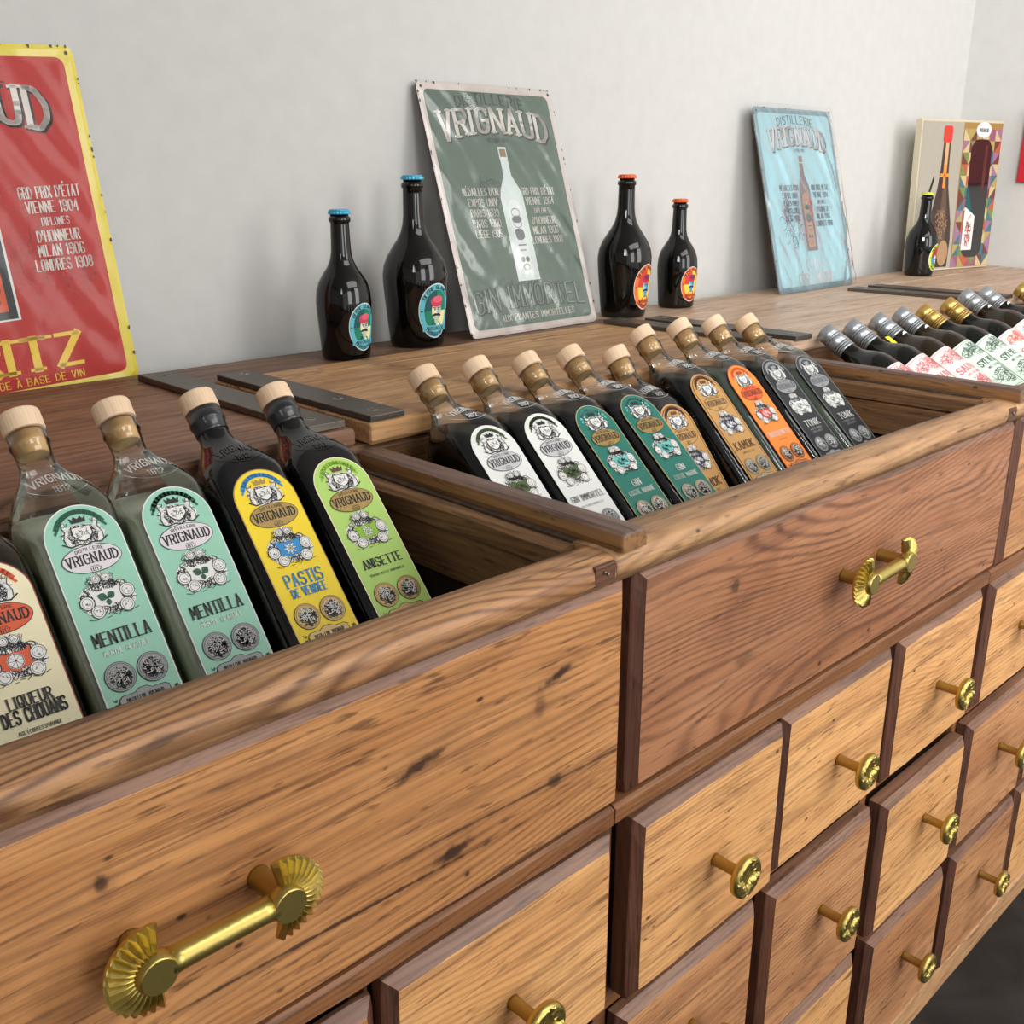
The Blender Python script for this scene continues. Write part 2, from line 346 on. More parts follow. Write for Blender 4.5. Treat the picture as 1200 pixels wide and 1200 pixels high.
# ------------------------------------------------------------------ the room
m = plain('wall_plaster', (206, 205, 202), .9, bump=.15, bscale=30)
def slab(name, x0, x1, y0, y1, z0, z1, mat):
    b = MB(); b.box(x0, x1, y0, y1, z0, z1, mat); return struct(b.build(name))
slab('wall_back', -3.5, 2.6, .863, .96, 0, 3.0, m)
slab('wall_right', 2.495, 2.6, -4.5, .863, 0, 3.0, m)
slab('wall_left', -3.6, -3.5, -4.5, .95, 0, 3.0, m)
slab('ceiling', -3.6, 2.6, -4.5, .95, 3.0, 3.1, m)
fm = bpy.data.materials.new('floor_concrete'); fm.use_nodes = True; nt = fm.node_tree; b = nt.nodes['Principled BSDF']
tc = nt.nodes.new('ShaderNodeTexCoord'); n1 = nt.nodes.new('ShaderNodeTexNoise'); n1.inputs['Scale'].default_value = 9; n1.inputs['Detail'].default_value = 8; n1.inputs['Distortion'].default_value = .8
nt.links.new(tc.outputs['Object'], n1.inputs['Vector']); cr = nt.nodes.new('ShaderNodeValToRGB'); nt.links.new(n1.outputs['Fac'], cr.inputs[0])
cr.color_ramp.elements[0].position = .4; cr.color_ramp.elements[0].color = lin((14, 14, 15)); cr.color_ramp.elements[1].position = .75; cr.color_ramp.elements[1].color = lin((42, 41, 43))
nt.links.new(cr.outputs[0], b.inputs['Base Color']); b.inputs['Roughness'].default_value = .6
slab('floor', -3.6, 2.6, -4.5, .95, -.1, 0, fm)

# ------------------------------------------------------------------ the counter
counter = thing('apothecary_counter', 'long old wooden shop counter of many drawers with open bottle bins along its top', 'counter', (0, 0, 0))
def cpart(mb, name, origin=(0, 0, 0), label=None, parent=None):
    o = mb.build(name, parent or counter, origin=origin)
    if parent is None: o.location = (origin[0], origin[1], origin[2]+ZO)
    if label: o['label'] = label
    return o
XL, XRT = -1.644, 2.49
BAY = .822
rn = random.Random(4)
def wav(a, sc, amp, seed=0): return amp*noise.noise(Vector((a*sc, seed*3.7, 0)))
# front rail, one length per bay
def rail(x0, x1, mat, seed):
    prof = [(-.004, .5070), (-.0062, .5095), (-.0062, .5205), (-.0030, .5262), (.0030, .5285), (.022, .529), (.042, .528), (.044, .522), (.044, .500), (.002, .500)]
    def fn(x, y, z, k):
        if k in (6, 7): y = .046-.017*((x-x0)/(x1-x0))+wav(x, 6, .003, seed)
        if k < 5: y += wav(x, 9, .0016, seed+k*.13); z += wav(x, 7, .0014, seed+5)
        if k == 0: z = .5075+wav(x, 14, .0018, seed+9)
        return y, z
    b = MB(); n = max(2, int((x1-x0)/.008)); b.sweep(prof, [x0+(x1-x0)*i/n for i in range(n+1)], mat, fn, smooth=True)
    return b
for k in range(-2, 3):
    x0 = k*BAY-.012; x1 = min((k+1)*BAY-.034, 2.45)
    cpart(rail(x0, x1+.0215, W_RAIL if k == -1 else W_RAIL2, k), 'front_rail', (0, 0, 0))
    b = MB(); b.box(x1-.004, x1+.0212, -.0068, .002, .5068, .5245, W_RAILD, .0012, .0004)
    if k < 2: 
        o = cpart(b, 'rail_end_block', (0, 0, 0)); o['label'] = 'dark stained end block of the rail'
        b = MB()
        for dx in (.006, .010):
            b.lathe([(.0012, .0052), (.0014, .0062), (.0006, .0068)], 8, STEEL, 'Y', (x1+dx, -.002, .518-dx*.6+.004))
        b2 = b.build('nail', o)
# thin rail under the wide drawers, plinth, rails and stiles behind the drawers
rows = {2: (.045, .255), 3: (-.210, .022), 4: (-.456, -.226)}
for k in range(-2, 3):
    x0 = k*BAY+.006; x1 = min((k+1)*BAY+.004, XRT)
    b = MB(); b.sweep([(.001, .2605), (.0005, .276), (.004, .279), (.03, .279), (.03, .2605)], [x0+(x1-x0)*i/40 for i in range(41)], W_CARC, lambda x, y, z, q: (y+wav(x, 10, .0015, q*.2), z+wav(x, 12, .001, 3)))
    cpart(b, 'lower_rail')
b = MB(); b.sweep([(.002, -.515), (.000, -.464), (.004, -.460), (.05, -.460), (.05, -.515)], [XL+(XRT-XL)*i/120 for i in range(121)], W_BASE, lambda x, y, z, q: (y+wav(x, 8, .003, q*.2), z+(wav(x, 9, .003, 3) if q in (1, 2) else 0)))
cpart(b, 'plinth')
for z0, z1 in ((.024, .044), (-.226, -.209), (.480, .507), (.255, .262)):
    b = MB(); b.box(XL, XRT, .019, .045, z0, z1, W_CARC if z0 < .2 else W_IN, .001); cpart(b, 'inner_rail')
COL = {}
for k in range(-2, 3):
    b = MB(); b.box(k*BAY+.006, k*BAY+.026, .021, .06, -.46, .503, W_CARC, .001); cpart(b, 'stile')
    for j in (1, 2):
        xx = k*BAY+.014+j*.2715
        b = MB(); b.box(xx-.008, xx+.010, .024, .06, -.46, .262, W_CARC, .001); cpart(b, 'divider_stile')
# side, back and inside boards
for nm, bx in (('side_panel', (XL-.02, XL, .0, .816, -.515, .545)), ('back_panel', (XL, XRT, .80, .816, -.515, .545)),
               ('bin_floor', (XL, .826, .03, .42, .325, .343)), ('bottle_batten', (-.364, -.035, .205, .262, .343, .3675)), ('bottle_batten', (.05, .362, .155, .212, .343, .3755)), ('bottle_batten', (.445, .775, .155, .212, .343, .3755)), ('bin_floor', (.848, XRT, .03, .42, .345, .385)), ('bin_back', (XL, XRT, .40, .42, .38, .53)),
               ('bin_front', (XL, XRT, .030, .042, .362, .50)), ('dust_board', (XL, XRT, .10, .80, -.45, -.43))):
    b = MB(); b.box(*bx, W_IN, .001); cpart(b, nm)
# rear beam on which the lids rest
b = MB(); b.sweep([(.368, .500), (.366, .540), (.371, .5465), (.78, .5465), (.78, .500)], [XL+(XRT-XL)*i/160 for i in range(161)], wood('rear_beam_wood', (128, 92, 60), (98, 66, 42), (54, 36, 25), ring=22, holes=False), lambda x, y, z, q: (y+(wav(x, 8, .002, q) if q < 3 else 0), z))
cpart(b, 'rear_beam')
# bin dividers
for k in range(-1, 3):
    cx = k*BAY
    b = MB()
    prof = [(-.0055, .5285), (-.0065, .5335), (-.005, .5425), (-.001, .5455), (.018, .5460), (.0235, .5435), (.027, .535), (.0265, .5285)]
    ys = [-.0065, -.0055, -.0035, .000, .006]+[.015+.342*i/30 for i in range(31)]
    def fn(y, x, z, q, s=k):
        r = {0: .004, 1: .0015, 2: .0006}.get(ys.index(y), 0)
        mx, mz = .0105, .537
        sc = 1-{0: .34, 1: .16, 2: .06, 3: .02}.get(ys.index(y), 0)
        z = mz+(z-mz)*(sc if z > .53 else 1); x = mx+(x-mx)*(1-(1-sc)*.3)
        return cx+x+wav(y, 9, .0012, q+s), z+(wav(y, 7, .0011, q*.3+s) if z > .53 else 0)+.00
    b.sweep(prof, ys, W_DIV, fn, axis='Y', smooth=False)
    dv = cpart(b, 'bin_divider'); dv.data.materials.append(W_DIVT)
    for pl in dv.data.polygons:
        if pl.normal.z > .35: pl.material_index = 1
    for (xa, xb, za, zb, ya) in ((-.030, .030, .506, .5265, .040), (-.024, .028, .456, .504, .040)):
        b = MB(); b.sweep([(cx+xa, za), (cx+xa-.001, zb-.003), (cx+xa+.003, zb), (cx+xb, zb), (cx+xb, za)], [ya+.312*i/24 for i in range(25)], W_SUP, lambda y, x, z, q: (x+wav(y, 12, .0025, q+za*9), z+wav(y, 9, .0015, q*.2+za*7)), axis='Y')
        cpart(b, 'divider_support')
    b = MB(); b.box(cx-.014, cx+.016, .042, .35, .5260, .5290, W_IN); cpart(b, 'divider_spacer')
    b = MB(); b.box(cx-.004, cx+.012, .042, .40, .343, .456, W_IN); cpart(b, 'partition')
# drawers -------------------------------------------------------------------------------------
def drawer(x0, x1, z0, z1, mat, seed, prot=0, ch=.0105, dep=.0075, th=.019, label=None, box=True):
    """x0..x1 is the flat face; the chamfer goes round it"""
    rd = random.Random(seed); cx, cz = (x0+x1)/2, (z0+z1)/2; hx, hz = (x1-x0)/2, (z1-z0)/2-ch
    per = []
    N = 14
    cs = [(-1, -1), (1, -1), (1, 1), (-1, 1)]
    for i in range(4):
        a = cs[i]; c = cs[(i+1) % 4]
        for j in range(N): t = j/N; per.append((a[0]+(c[0]-a[0])*t, a[1]+(c[1]-a[1])*t, j == 0))
    def ring(hx, hz, y, amp, rr, sd):
        out = []
        for i, (u, v, corner) in enumerate(per):
            x, z = u*hx, v*hz
            if corner: x -= math.copysign(rr, x)*.35; z -= math.copysign(rr, z)*.35
            q = noise.noise(Vector((x*22+sd, z*22, seed*1.7)))*amp+noise.noise(Vector((x*80+sd, z*80, seed)))*amp*.4
            out.append((x+(q if abs(u) == 1 else 0), y+(q*.5 if y < .01 else 0), z+(q if abs(v) == 1 else 0)))
        return out
    th_ = th+prot
    rings = [ring(hx+ch, hz+ch, th_, .0006, .003, 0), ring(hx+ch, hz+ch, dep+.0014, .0009, .004, 0), ring(hx+ch*.88, hz+ch*.88, dep, .0009, .003, 0),
             ring(hx+ch*.12, hz+ch*.12, .0012, .0012, .002, 5), ring(hx, hz, 0, .001, .002, 5)]
    b = MB(); n = len(per)
    def band(A, B, side):
        for i in range(n):
            j = (i+1) % n; s = i//N
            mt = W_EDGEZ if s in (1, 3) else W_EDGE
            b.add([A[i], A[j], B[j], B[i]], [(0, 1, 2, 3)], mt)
    for A, B in zip(rings[:-1], rings[1:]): band(A, B, 0)
    b.add(rings[-1], [list(range(n))], mat); b.add(rings[0], [list(range(n))[::-1]], W_IN)
    # drawer box behind the front
    if box: b.box(-hx+.008, hx-.004, th_, .30, -hz+.006, hz-.02, W_IN)
    o = cpart(b, 'drawer', (0, 0, 0)); o.location = (cx, -prot, cz+ZO)
    if label: o['label'] = label
    return o
def knob_mesh():
    b = MB(); y0 = 0
    b.lathe([(.0070, 0), (.0066, .003), (.0062, .012), (.0062, .028), (.009, .033)], 20, BRASSD, 'Y')
    b.lathe([(.008, .032), (.0205, .0330), (.0225, .0345), (.0230, .038), (.0225, .0412), (.0212, .0422)], 36, BRASS, 'Y', caps=False)
    # face with a hollow four-pointed star and four raised petals
    n = 48; R_ = .0212; vs = []; 
    for ri, fr in enumerate((1, .93, .8, .62, .45, .3, .15)):
        for i in range(n):
            a = 2*PI*i/n
            x, z = R_*fr*math.cos(a), R_*fr*math.sin(a)
            star = (abs(x)**.62+abs(z)**.62)/(R_*.97)**.62
            hgt = .0422+(.0010 if star > 1.0 else -.0028*max(0, min(1, (1-star)*6)))
            if fr == 1: hgt = .0422
            if star > 1: hgt += .0004*math.sin(x*900+z*500)
            vs.append((x, -hgt, z))
    fs = []
    for r in range(6):
        for i in range(n): fs.append((r*n+i, r*n+(i+1) % n, (r+1)*n+(i+1) % n, (r+1)*n+i))
    fs.append([6*n+i for i in range(n)])
    b.add(vs, fs, BRASS, False)
    return b
kproto = knob_mesh().build('knob'); kme = kproto.data; bpy.data.objects.remove(kproto)
def knob(parent, dx, dz, rot=0):
    o = bpy.data.objects.new('knob', kme); C.objects.link(o); o.parent = parent; o.location = (dx, 0, dz); o.rotation_euler = (0, rot, 0)
def fan_mesh():
    b = MB()
    for sg in (-1, 1):
        cx = sg*.042
        b.lathe([(.0080, 0), (.0076, .002), (.0072, .026), (.0085, .030)], 18, BRASSD, 'Y', (cx, 0, 0))
        b.lathe([(.0125, .029), (.0128, .034), (.0115, .0385), (.0108, .0395)], 26, BRASS, 'Y', (cx, 0, 0))
        # fan: ribs alternate crest and valley
        n = 17; a0, a1 = math.radians(78), math.radians(282); vs = []; fs = []
        for i in range(2*n+1):
            a = a0+(a1-a0)*i/(2*n); crest = i % 2
            c_, s_ = math.cos(a), math.sin(a)
            if sg > 0: c_ = -c_
            for r, h0 in ((.0105, .0345), (.0185, .0335), (.0262, .0320 if crest else .0308), (.0285 if crest else .0275, .0300)):
                hh = h0+(.0017 if crest else -.0016)*(1 if r > .011 else .3)
                vs.append((cx+r*c_, -hh, r*s_))
            vs.append((cx+.0275*c_, -.0268, .0275*s_)); vs.append((cx+.0105*c_, -.0268, .0105*s_))
        for i in range(2*n):
            for q in range(6): 
                a = i*6+q; c2 = i*6+(q+1) % 6; fs.append((a, c2, c2+6, a+6))
        fs.append([0, 1, 2, 3, 4, 5]); fs.append([2*n*6+q for q in range(6)][::-1])
        b.add(vs, fs, BRASS, False)
    b.lathe([(.0084, -.034), (.0078, -.026), (.0076, 0), (.0078, .026), (.0084, .034)], 24, BRASS, 'X', (0, -.0315, 0))
    return b
fproto = fan_mesh().build('fan_pull'); fme = fproto.data; bpy.data.objects.remove(fproto)
def pull(parent, dx, dz, rot=0):
    o = bpy.data.objects.new('fan_pull', fme); C.objects.link(o); o.parent = parent; o.location = (dx, 0, dz); o.rotation_euler = (0, rot, 0); o['label'] = 'brass pull with a ribbed fan at each end'
for i, (x0, x1, mat) in enumerate(((-1.62, -.822, W_FRONT), (-.790, .0015, W_DA), (.036, .829, W_DB), (.860, 1.650, W_FRONT), (1.685, 2.455, W_FRONT))):
    d = drawer(x0, x1, .279, .5035, mat, i+1, prot=.002*(i % 2), box=False)
    pull(d, {1: .003, 2: -.007}.get(i, 0)+0, .400-.3912, .01 if i == 1 else -.03 if i == 2 else 0)
R2_ = {-3: (-.79, -.55), -2: (-.52, -.268), -1: (-.244, -.002), 0: (.040, .2735), 1: (.302, .5355), 2: (.576, .812), 3: (.856, 1.10), 4: (1.13, 1.37), 5: (1.40, 1.645), 6: (1.68, 1.92), 7: (1.95, 2.19), 8: (2.22, 2.455), -4: (-1.07, -.83), -5: (-1.35, -1.1)}
R3_ = dict(R2_); R3_.update({0: (.036, .262), 1: (.302, .530), 2: (.576, .814), 3: (.852, 1.095)})
R4_ = dict(R3_); R4_.update({0: (.036, .27), 1: (.305, .541), 2: (.592, .818), 3: (.868, 1.10), 4: (1.142, 1.38)})
prots = {(2, 0): .008, (2, -1): .001, (2, -2): -.006, (3, 2): .006, (3, 3): .003, (4, 3): .004, (2, 1): .001, (3, 1): .003, (4, 2): .004}
for r, tab in ((2, R2_), (3, R3_), (4, R4_)):
    for k, (x0, x1) in tab.items():
        z0, z1 = rows[r]; rd = random.Random(r*50+k)
        if (r, k) == (2, -1): z1 = .2485
        if (r, k) == (2, -2): z1 = .236
        if (r, k) == (3, 2): z1 = .014
        d = drawer(x0, x1, z0+rd.uniform(-.002, .002), z1, W_SM if rd.random() < .62 else W_SM2, r*20+k, prot=prots.get((r, k), rd.uniform(-.001, .003)))
        if r == 3 and k == 3: d.data.materials[d.data.materials.find(W_SM.name)] = W_SM2 if W_SM.name in d.data.materials else d.data.materials[0]
        zc = {2: .148, 3: -.068, 4: -.318}[r]
        knob(d, .000+rd.uniform(-.004, .004), zc-(z0+z1)/2, rd.uniform(-.3, .3))
# lids with planks and iron straps ----------------------------------------------------------------
def plank(x0, x1, y0, y1, z0, z1, mat, parent, seed, lab=None):
    b = MB(); xs = [x0, x0+.0012, x0+.004]+[x0+.004+(x1-x0-.008)*i/60 for i in range(1, 60)]+[x1-.004, x1-.0012, x1]
    prof = [(y0+.003, z0), (y0, z0+.004), (y0+.0005, z1-.004), (y0+.004, z1), (y1-.0015, z1), (y1, z1-.0015), (y1, z0)]
    def fn(x, y, z, q):
        e = min(abs(x-x0), abs(x-x1)); k = .0028 if e < 1e-6 else .0008 if e < .002 else 0
        yy = y+(wav(x, 8, .0022, seed+q*.1) if q < 4 else 0)+(k*(1 if y < (y0+y1)/2 else -1))
        zz = z+(wav(x, 5, .0009, seed+q*.2) if z > (z0+z1)/2 else 0)-(k if z > (z0+z1)/2 else -k*.5)
        return yy, zz
    b.sweep(prof, xs, mat, fn, smooth=False)
    c = ((x0+x1)/2, (y0+y1)/2, (z0+z1)/2)
    o = b.build('plank', parent, origin=c); return o
def strap(x0, x1, y0, y1, z, parent_loc, seed):
    b = MB(); b.box(x0, x1, y0, y1, z, z+.0070, IRON, .0009, .0006)
    o = cpart(b, 'iron_strap', ((x0+x1)/2, (y0+y1)/2, z)); o['label'] = 'flat dark iron strap with screws'
    for j, t in enumerate((.07, .30, .60, .93)):
        s = MB(); s.lathe([(.0066, .0060), (.0064, .0074), (.0048, .0080)], 16, STEEL, 'Z')
        s.box(-.0048, .0048, -.0006, .0006, .0080, .0083, INK)
        q = s.build('screw', o, origin=(0, 0, 0)); q.location = ((0.004 if j % 2 else -.003), (t-.5)*(y1-y0), 0); q.rotation_euler = (0, 0, seed+j*1.3)
lids = [(-2, XL, -.83, .5465, .018, .366, .757, W_LIDA, (.50,)), (-1, -.815, -.001, .5470, .0195, .366, .757, W_LIDA, (.505,)),
        (0, .012, .802, .5475, .0245, .357, .692, W_LIDB, (.635,)), (1, .842, 1.622, .5475, .0200, .358, .672, W_LIDC, ()), (2, 1.662, 2.475, .5470, .0195, .358, .672, W_LIDC, ())]
for k, x0, x1, z0, th, y0, y1, mat, cuts in lids:
    par = thing('lid', '', ''); par.parent = counter; par.location = (0, 0, ZO)
    for kk in ('label', 'category'): del par[kk]
    ed = [y0]+list(cuts)+[y1]
    for i in range(len(ed)-1): plank(x0, x1, ed[i]+(.0007 if i else 0), ed[i+1]-.0007, z0, z0+th-(.0006*i), mat, par, k*5+i)
    if k > -2:
        zt = z0+th
        if k >= 1: strap(x0+.004, x0+.052, y0-.002, y1-.006, zt, par, k)
        elif k == 0: strap(x0+.001, x0+.046, y0+.001, y1-.004, zt, par, k)
        if k < 2: strap(x1-.050, x1-.005, y0+.012, {-1: .778, 0: y1-.01, 1: y1-.006}[k], zt+(.0012 if k == -1 else 0), par, k+.4)
for x0, x1, y0, mat in ((XL, .010, .7585, W_BACK), (.010, .822, .694, W_BACK), (.8225, 2.49, .6735, W_LIDC)):
    b = MB(); n = 60; b.sweep([(y0, .5470), (y0+.0005, .5655), (y0+.002, .5670), (.816, .5670), (.816, .547)], [x0+(x1-x0)*i/n for i in range(n+1)], mat, lambda x, y, z, q: (y+(wav(x, 7, .001, q) if q < 3 else 0), z))
    cpart(b, 'back_board')

# ------------------------------------------------------------------ square-shouldered bottles
LB = .300
PROF = [(.0185, .0150, 2.0), (.0200, .0158, 2.0), (.0270, .0158, 2.0), (.0290, .0166, 2.0), (.0310, .0166, 2.0), (.0325, .0154, 2.0), (.0420, .0145, 2.0), (.0500, .0150, 2.0), (.0560, .0168, 2.05), (.0630, .0206, 2.2),
        (.0710, .0258, 2.5), (.0790, .0304, 3.0), (.0870, .0340, 3.6), (.0950, .0362, 4.4), (.1030, .0372, 5.2), (.1200, .0375, 5.6), (.2880, .0375, 5.6), (.2960, .0366, 5.2), (.2990, .0345, 5), (.3000, .0300, 5)]
def sq_loft(prof, inset, mat, n=48):
    b = MB(); vs = []; fs = []
    for (s, r, e) in prof:
        r = r-inset
        for i in range(n):
            a = 2*PI*(i+.5)/n; c_, s_ = math.cos(a), math.sin(a); q = (abs(c_)**e+abs(s_)**e)**(-1/e)
            vs.append((r*q*c_, r*q*s_, LB-s))
    for j in range(len(prof)-1):
        for i in range(n): fs.append((j*n+i, (j+1)*n+i, (j+1)*n+(i+1) % n, j*n+(i+1) % n))
    fs.append(list(range(n))); fs.append([(len(prof)-1)*n+i for i in range(n)][::-1])
    b.add(vs, fs, mat, True); return b
def rad_front(s):
    for (a, ra, ea), (c, rc, ec) in zip(PROF[:-1], PROF[1:]):
        if a <= s <= c: t = (s-a)/(c-a); return ra+(rc-ra)*t, ea+(ec-ea)*t
    return .0375, 5
GLASS = clearglass('bottle_glass', (.955, .97, .96), 1.3, .05)
GLASS_EMB = clearglass('glass_relief', (.90, .93, .92), 9.0, .15, bump=.6)
BLACKG = plain('black_bottle_glass', (9, 9, 12), .07, coat=.2); 
BLACKE = plain('black_glass_relief', (26, 26, 30), .16, coat=.5)
CAPW = wood('cap_beech', (238, 210, 178), (228, 196, 162), (206, 168, 130), axis='Z', ring=60, ringmix=.25, pores=.25, rough=.6, holes=False, blotch=0)
CORK = plain('cork', (214, 174, 118), .85, bump=.6, bscale=260)
FOIL = plain('black_foil', (34, 34, 38), .3, coat=.4)
def emboss(mat):
    def fn(u, v, k):
        s = .0765-v; r, e = rad_front(s); t = min(.98, abs(u)/r); y = -(r*(1-t**e)**(1/e))-.0004-k*.0007
        return (u, y, LB-s)
    a = Art(fn)
    a.text(0, .0, .0085, .040, 'VRIGNAUD', mat, 1, .13, True, arc=.0045)
    a.text(0, -.0085, .006, .013, '1812', mat, 1, .18)
    a.ring(0, -.003, .0235, .0115, .0006, mat, 0, 30, PI, 2*PI)
    return a
LT = .103
def label_art(P):
    """P: colours and words of one label"""
    yb = -.0387
    def fn(u, v, k): return (u, yb-k*.00012, LB-LT+v)
    a = Art(fn); bg = P['bg']; oval = P.get('oval', GREY); k1 = P.get('ink', INK); pale = P.get('pale', WH)
    a.arch(.0300, 0, -.176, P['border'], 0); a.arch(.0290, -.001, -.175, bg, 1)
    if P.get('rim'): a.arch(.0275, -.0025, -.178, P['rim'], 2); a.arch(.0262, -.0038, -.178, bg, 3)
    K = 4
    # ribbon over the crest
    pts = [(.0205*math.cos(t), -.0275+.0215*math.sin(t)) for t in [math.radians(28+124*i/12) for i in range(13)]]
    a.line(pts, .0040, P['ribbon'], K); a.line([(p[0]*1.1, p[1]-.004) for p in pts[:2]], .002, P['ribbon'], K); a.line([(p[0]*1.1, p[1]-.004) for p in pts[-2:]], .002, P['ribbon'], K)
    for t in range(30, 152, 8): a.line([(.0190*math.cos(math.radians(t)), -.0275+.0200*math.sin(math.radians(t))), (.0215*math.cos(math.radians(t+3)), -.0275+.0226*math.sin(math.radians(t+3)))], .0003, k1, K+1)
    # crown
    a.poly([(-.0055, -.0155), (.0055, -.0155), (.0066, -.0105), (.004, -.0125), (.0028, -.0098), (.0, -.0122), (-.0028, -.0098), (-.004, -.0125), (-.0066, -.0105)], P.get('crown', k1), K+1)
    # arms and supporters
    a.cloud(0, -.0262, .0165, .0092, pale, K, seed=2); a.scrib(0, -.0262, .0175, .0095, 120, .00042, k1, K+1, seed=3)
    a.poly([(-.0078, -.0188), (.0078, -.0188), (.0082, -.026), (.004, -.0305), (0, -.0322), (-.004, -.0305), (-.0082, -.026)], k1, K+2)
    a.poly([(-.0070, -.0194), (.0070, -.0194), (.0073, -.0258), (.0036, -.0296), (0, -.0312), (-.0036, -.0296), (-.0073, -.0258)], pale, K+3)
    a.scrib(0, -.0245, .006, .005, 12, .0004, P.get('arms', k1), K+4, seed=5)
    for sg in (-1, 1):
        a.line([(sg*.0125, -.0165), (sg*.0112, -.0205), (sg*.0135, -.026), (sg*.0115, -.032)], .0026, pale, K+2); a.line([(sg*.0145, -.0168), (sg*.0128, -.0215), (sg*.0152, -.027), (sg*.0145, -.0325)], .0006, k1, K+3)
        a.ell(sg*.0125, -.0155, .0014, .0016, pale, K+2, 8); a.ring(sg*.0125, -.0155, .0015, .0017, .0004, k1, K+3, 8); a.line([(sg*.0105, -.017), (sg*.0092, -.0145)], .0005, k1, K+3)
    a.line([(-.0175, -.031), (-.012, -.0345), (-.004, -.0335), (0, -.035), (.004, -.0335), (.012, -.0345), (.0175, -.031)], .0011, k1, K+2)
    # oval
    a.ell(0, -.0468, .0235, .0118, k1, K+3, 28); a.ell(0, -.0468, .0229, .0112, oval, K+4, 28)
    a.text(0, -.0396, .0026, .022, 'DISTILLERIE', k1, K+5, .2, arc=.0012)
    a.text(0, -.0468, .0082, .040, 'VRIGNAUD', k1, K+5, .165, True, arc=.0004, thin=.45)
    a.text(0, -.0534, .0011, .006, 'DEPUIS', k1, K+5, .2); a.text(0, -.0560, .0026, .0085, '1812', k1, K+5, .2)
    # cartouche
    cy = -.0805
    a.cloud(0, cy, .0215, .0130, pale, K+1, 34, .10, seed=7); a.cloud(0, cy+.0155, .0095, .0055, pale, K+1, 16, .12, seed=8)
    a.scrib(0, cy, .0236, .0150, 230, .00045, k1, K+2, seed=9); a.scrib(0, cy+.015, .0125, .0065, 70, .0004, k1, K+2, seed=11)
    for i in range(9): a.line([(-.019+.0045*i, cy-.0142-(i % 2)*.0018), (-.0155+.0045*i, cy-.0155+(i % 3)*.001)], .0005, k1, K+2)
    a.poly([(-.0125, cy+.0085), (-.005, cy+.0062), (0, cy+.0072), (.006, cy+.0062), (.0125, cy+.0088), (.0105, cy), (.0118, cy-.0065), (.004, cy-.0058), (0, cy-.008), (-.005, cy-.0058), (-.0112, cy-.0068), (-.0100, cy)], P['field'], K+3)
    for (x, y, r) in ((-.0038, cy+.0165, .0036), (.0040, cy+.0165, .0036), (-.0162, cy-.001, .0056), (.0164, cy+.002, .0058), (-.0105, cy-.0098, .0054), (.0125, cy-.0095, .0056)):
        a.ell(x, y, r, r, k1, K+4, 14); a.ell(x, y, r*.91, r*.91, pale, K+5, 14); a.ring(x, y, r*.70, r*.70, .00035, k1, K+6, 14)
        a.scrib(x, y, r*.55, r*.5, 4, .00035, k1, K+6, seed=int(x*1e5))
    em = P.get('emblem')
    if em == 'leaf':
        gm = P['emb']
        for (ax, L_, wd) in ((150, .0085, .0033), (35, .0075, .0031), (265, .0060, .0022)):
            t = math.radians(ax); d = Vector((math.cos(t), math.sin(t))); n_ = Vector((-d.y, d.x)); o_ = Vector((0, cy-.001))
            p_ = [o_+d*(L_*q)+n_*(wd*math.sin(PI*q)*sg) for sg, qs in ((1, (0, .2, .4, .6, .8, 1)), (-1, (.8, .6, .4, .2))) for q in qs]
            a.poly([(v.x, v.y) for v in p_], gm, K+5)
            a.line([(o_.x, o_.y), ((o_+d*L_*.8).x, (o_+d*L_*.8).y)], .0004, INK, K+6)
    elif em == 'star':
        for i in range(8):
            t = PI*i/4; p_ = (math.cos(t)*.0052, cy+math.sin(t)*.0052); a.line([(0, cy), p_], .0015, pale, K+5); a.ring(p_[0], p_[1], .0009, .0009, .0003, k1, K+6, 6)
        a.ring(0, cy, .0022, .0022, .0005, k1, K+6, 10); a.ell(0, cy, .0012, .0012, P['emb'], K+7, 8)
    elif em == 'wheel':
        a.ell(0, cy, .006, .006, pale, K+5, 16); a.ring(0, cy, .0055, .0055, .0005, k1, K+6, 16)
        for i in range(8): a.line([(0, cy), (math.cos(i*PI/4)*.0052, cy+math.sin(i*PI/4)*.0052)], .0003, k1, K+6)
    else:
        a.scrib(0, cy, .009, .006, 26, .0007, P['emb'], K+5, seed=21)
    # words
    for (t, y, h, wd, mt, ser, wt) in P['words']:
        a.text(0, y, h, wd, t, mt, K+4, wt*1.12, ser, thin=.62)
        if ser and h > .007 and P.get('sh'): pass
    if P.get('swash'):
        x, y = P['swash']; a.ring(x, y, .0042, .0052, .0006, P['words'][0][4], K+4, 16, .3, 5.2)
    # medals
    yM = P.get('ymed', -.1437)
    if P.get('medals', True):
        for x in (-.0128, .0128):
            a.ell(x, yM, .0120, .0120, k1, K+4, 20); a.ell(x, yM, .0115, .0115, P.get('med', GREY), K+5, 20)
            a.ring(x, yM, .0104, .0104, .0003, k1, K+6, 20); a.scrib(x, yM-.001, .0090, .0090, 80, .0008, k1, K+6, seed=int(500+x*1000))
            a.scrib(x, yM+.001, .0080, .0080, 26, .0006, pale, K+7, seed=int(600+x*1000)); a.line([(x-.006, yM-.0075), (x+.006, yM-.0075)], .0007, k1, K+7)
    yB = -.1625
    bt = P.get('ban', P.get('med', GREY))
    pts = [(-.020, yB-.009), (-.0195, yB+.0015), (-.0165, yB+.0035), (-.007, yB+.0035), (-.003, yB+.006), (.003, yB+.006), (.007, yB+.0035), (.0165, yB+.0035), (.0195, yB+.0015), (.020, yB-.009)]
    a.poly([(x*1.03, y+.0006) for x, y in pts], k1, K+2); a.poly(pts, bt, K+3); a.text(0, yB-.0008, .0032, .029, 'DISTILLERIE VRIGNAUD', k1, K+4, .2)
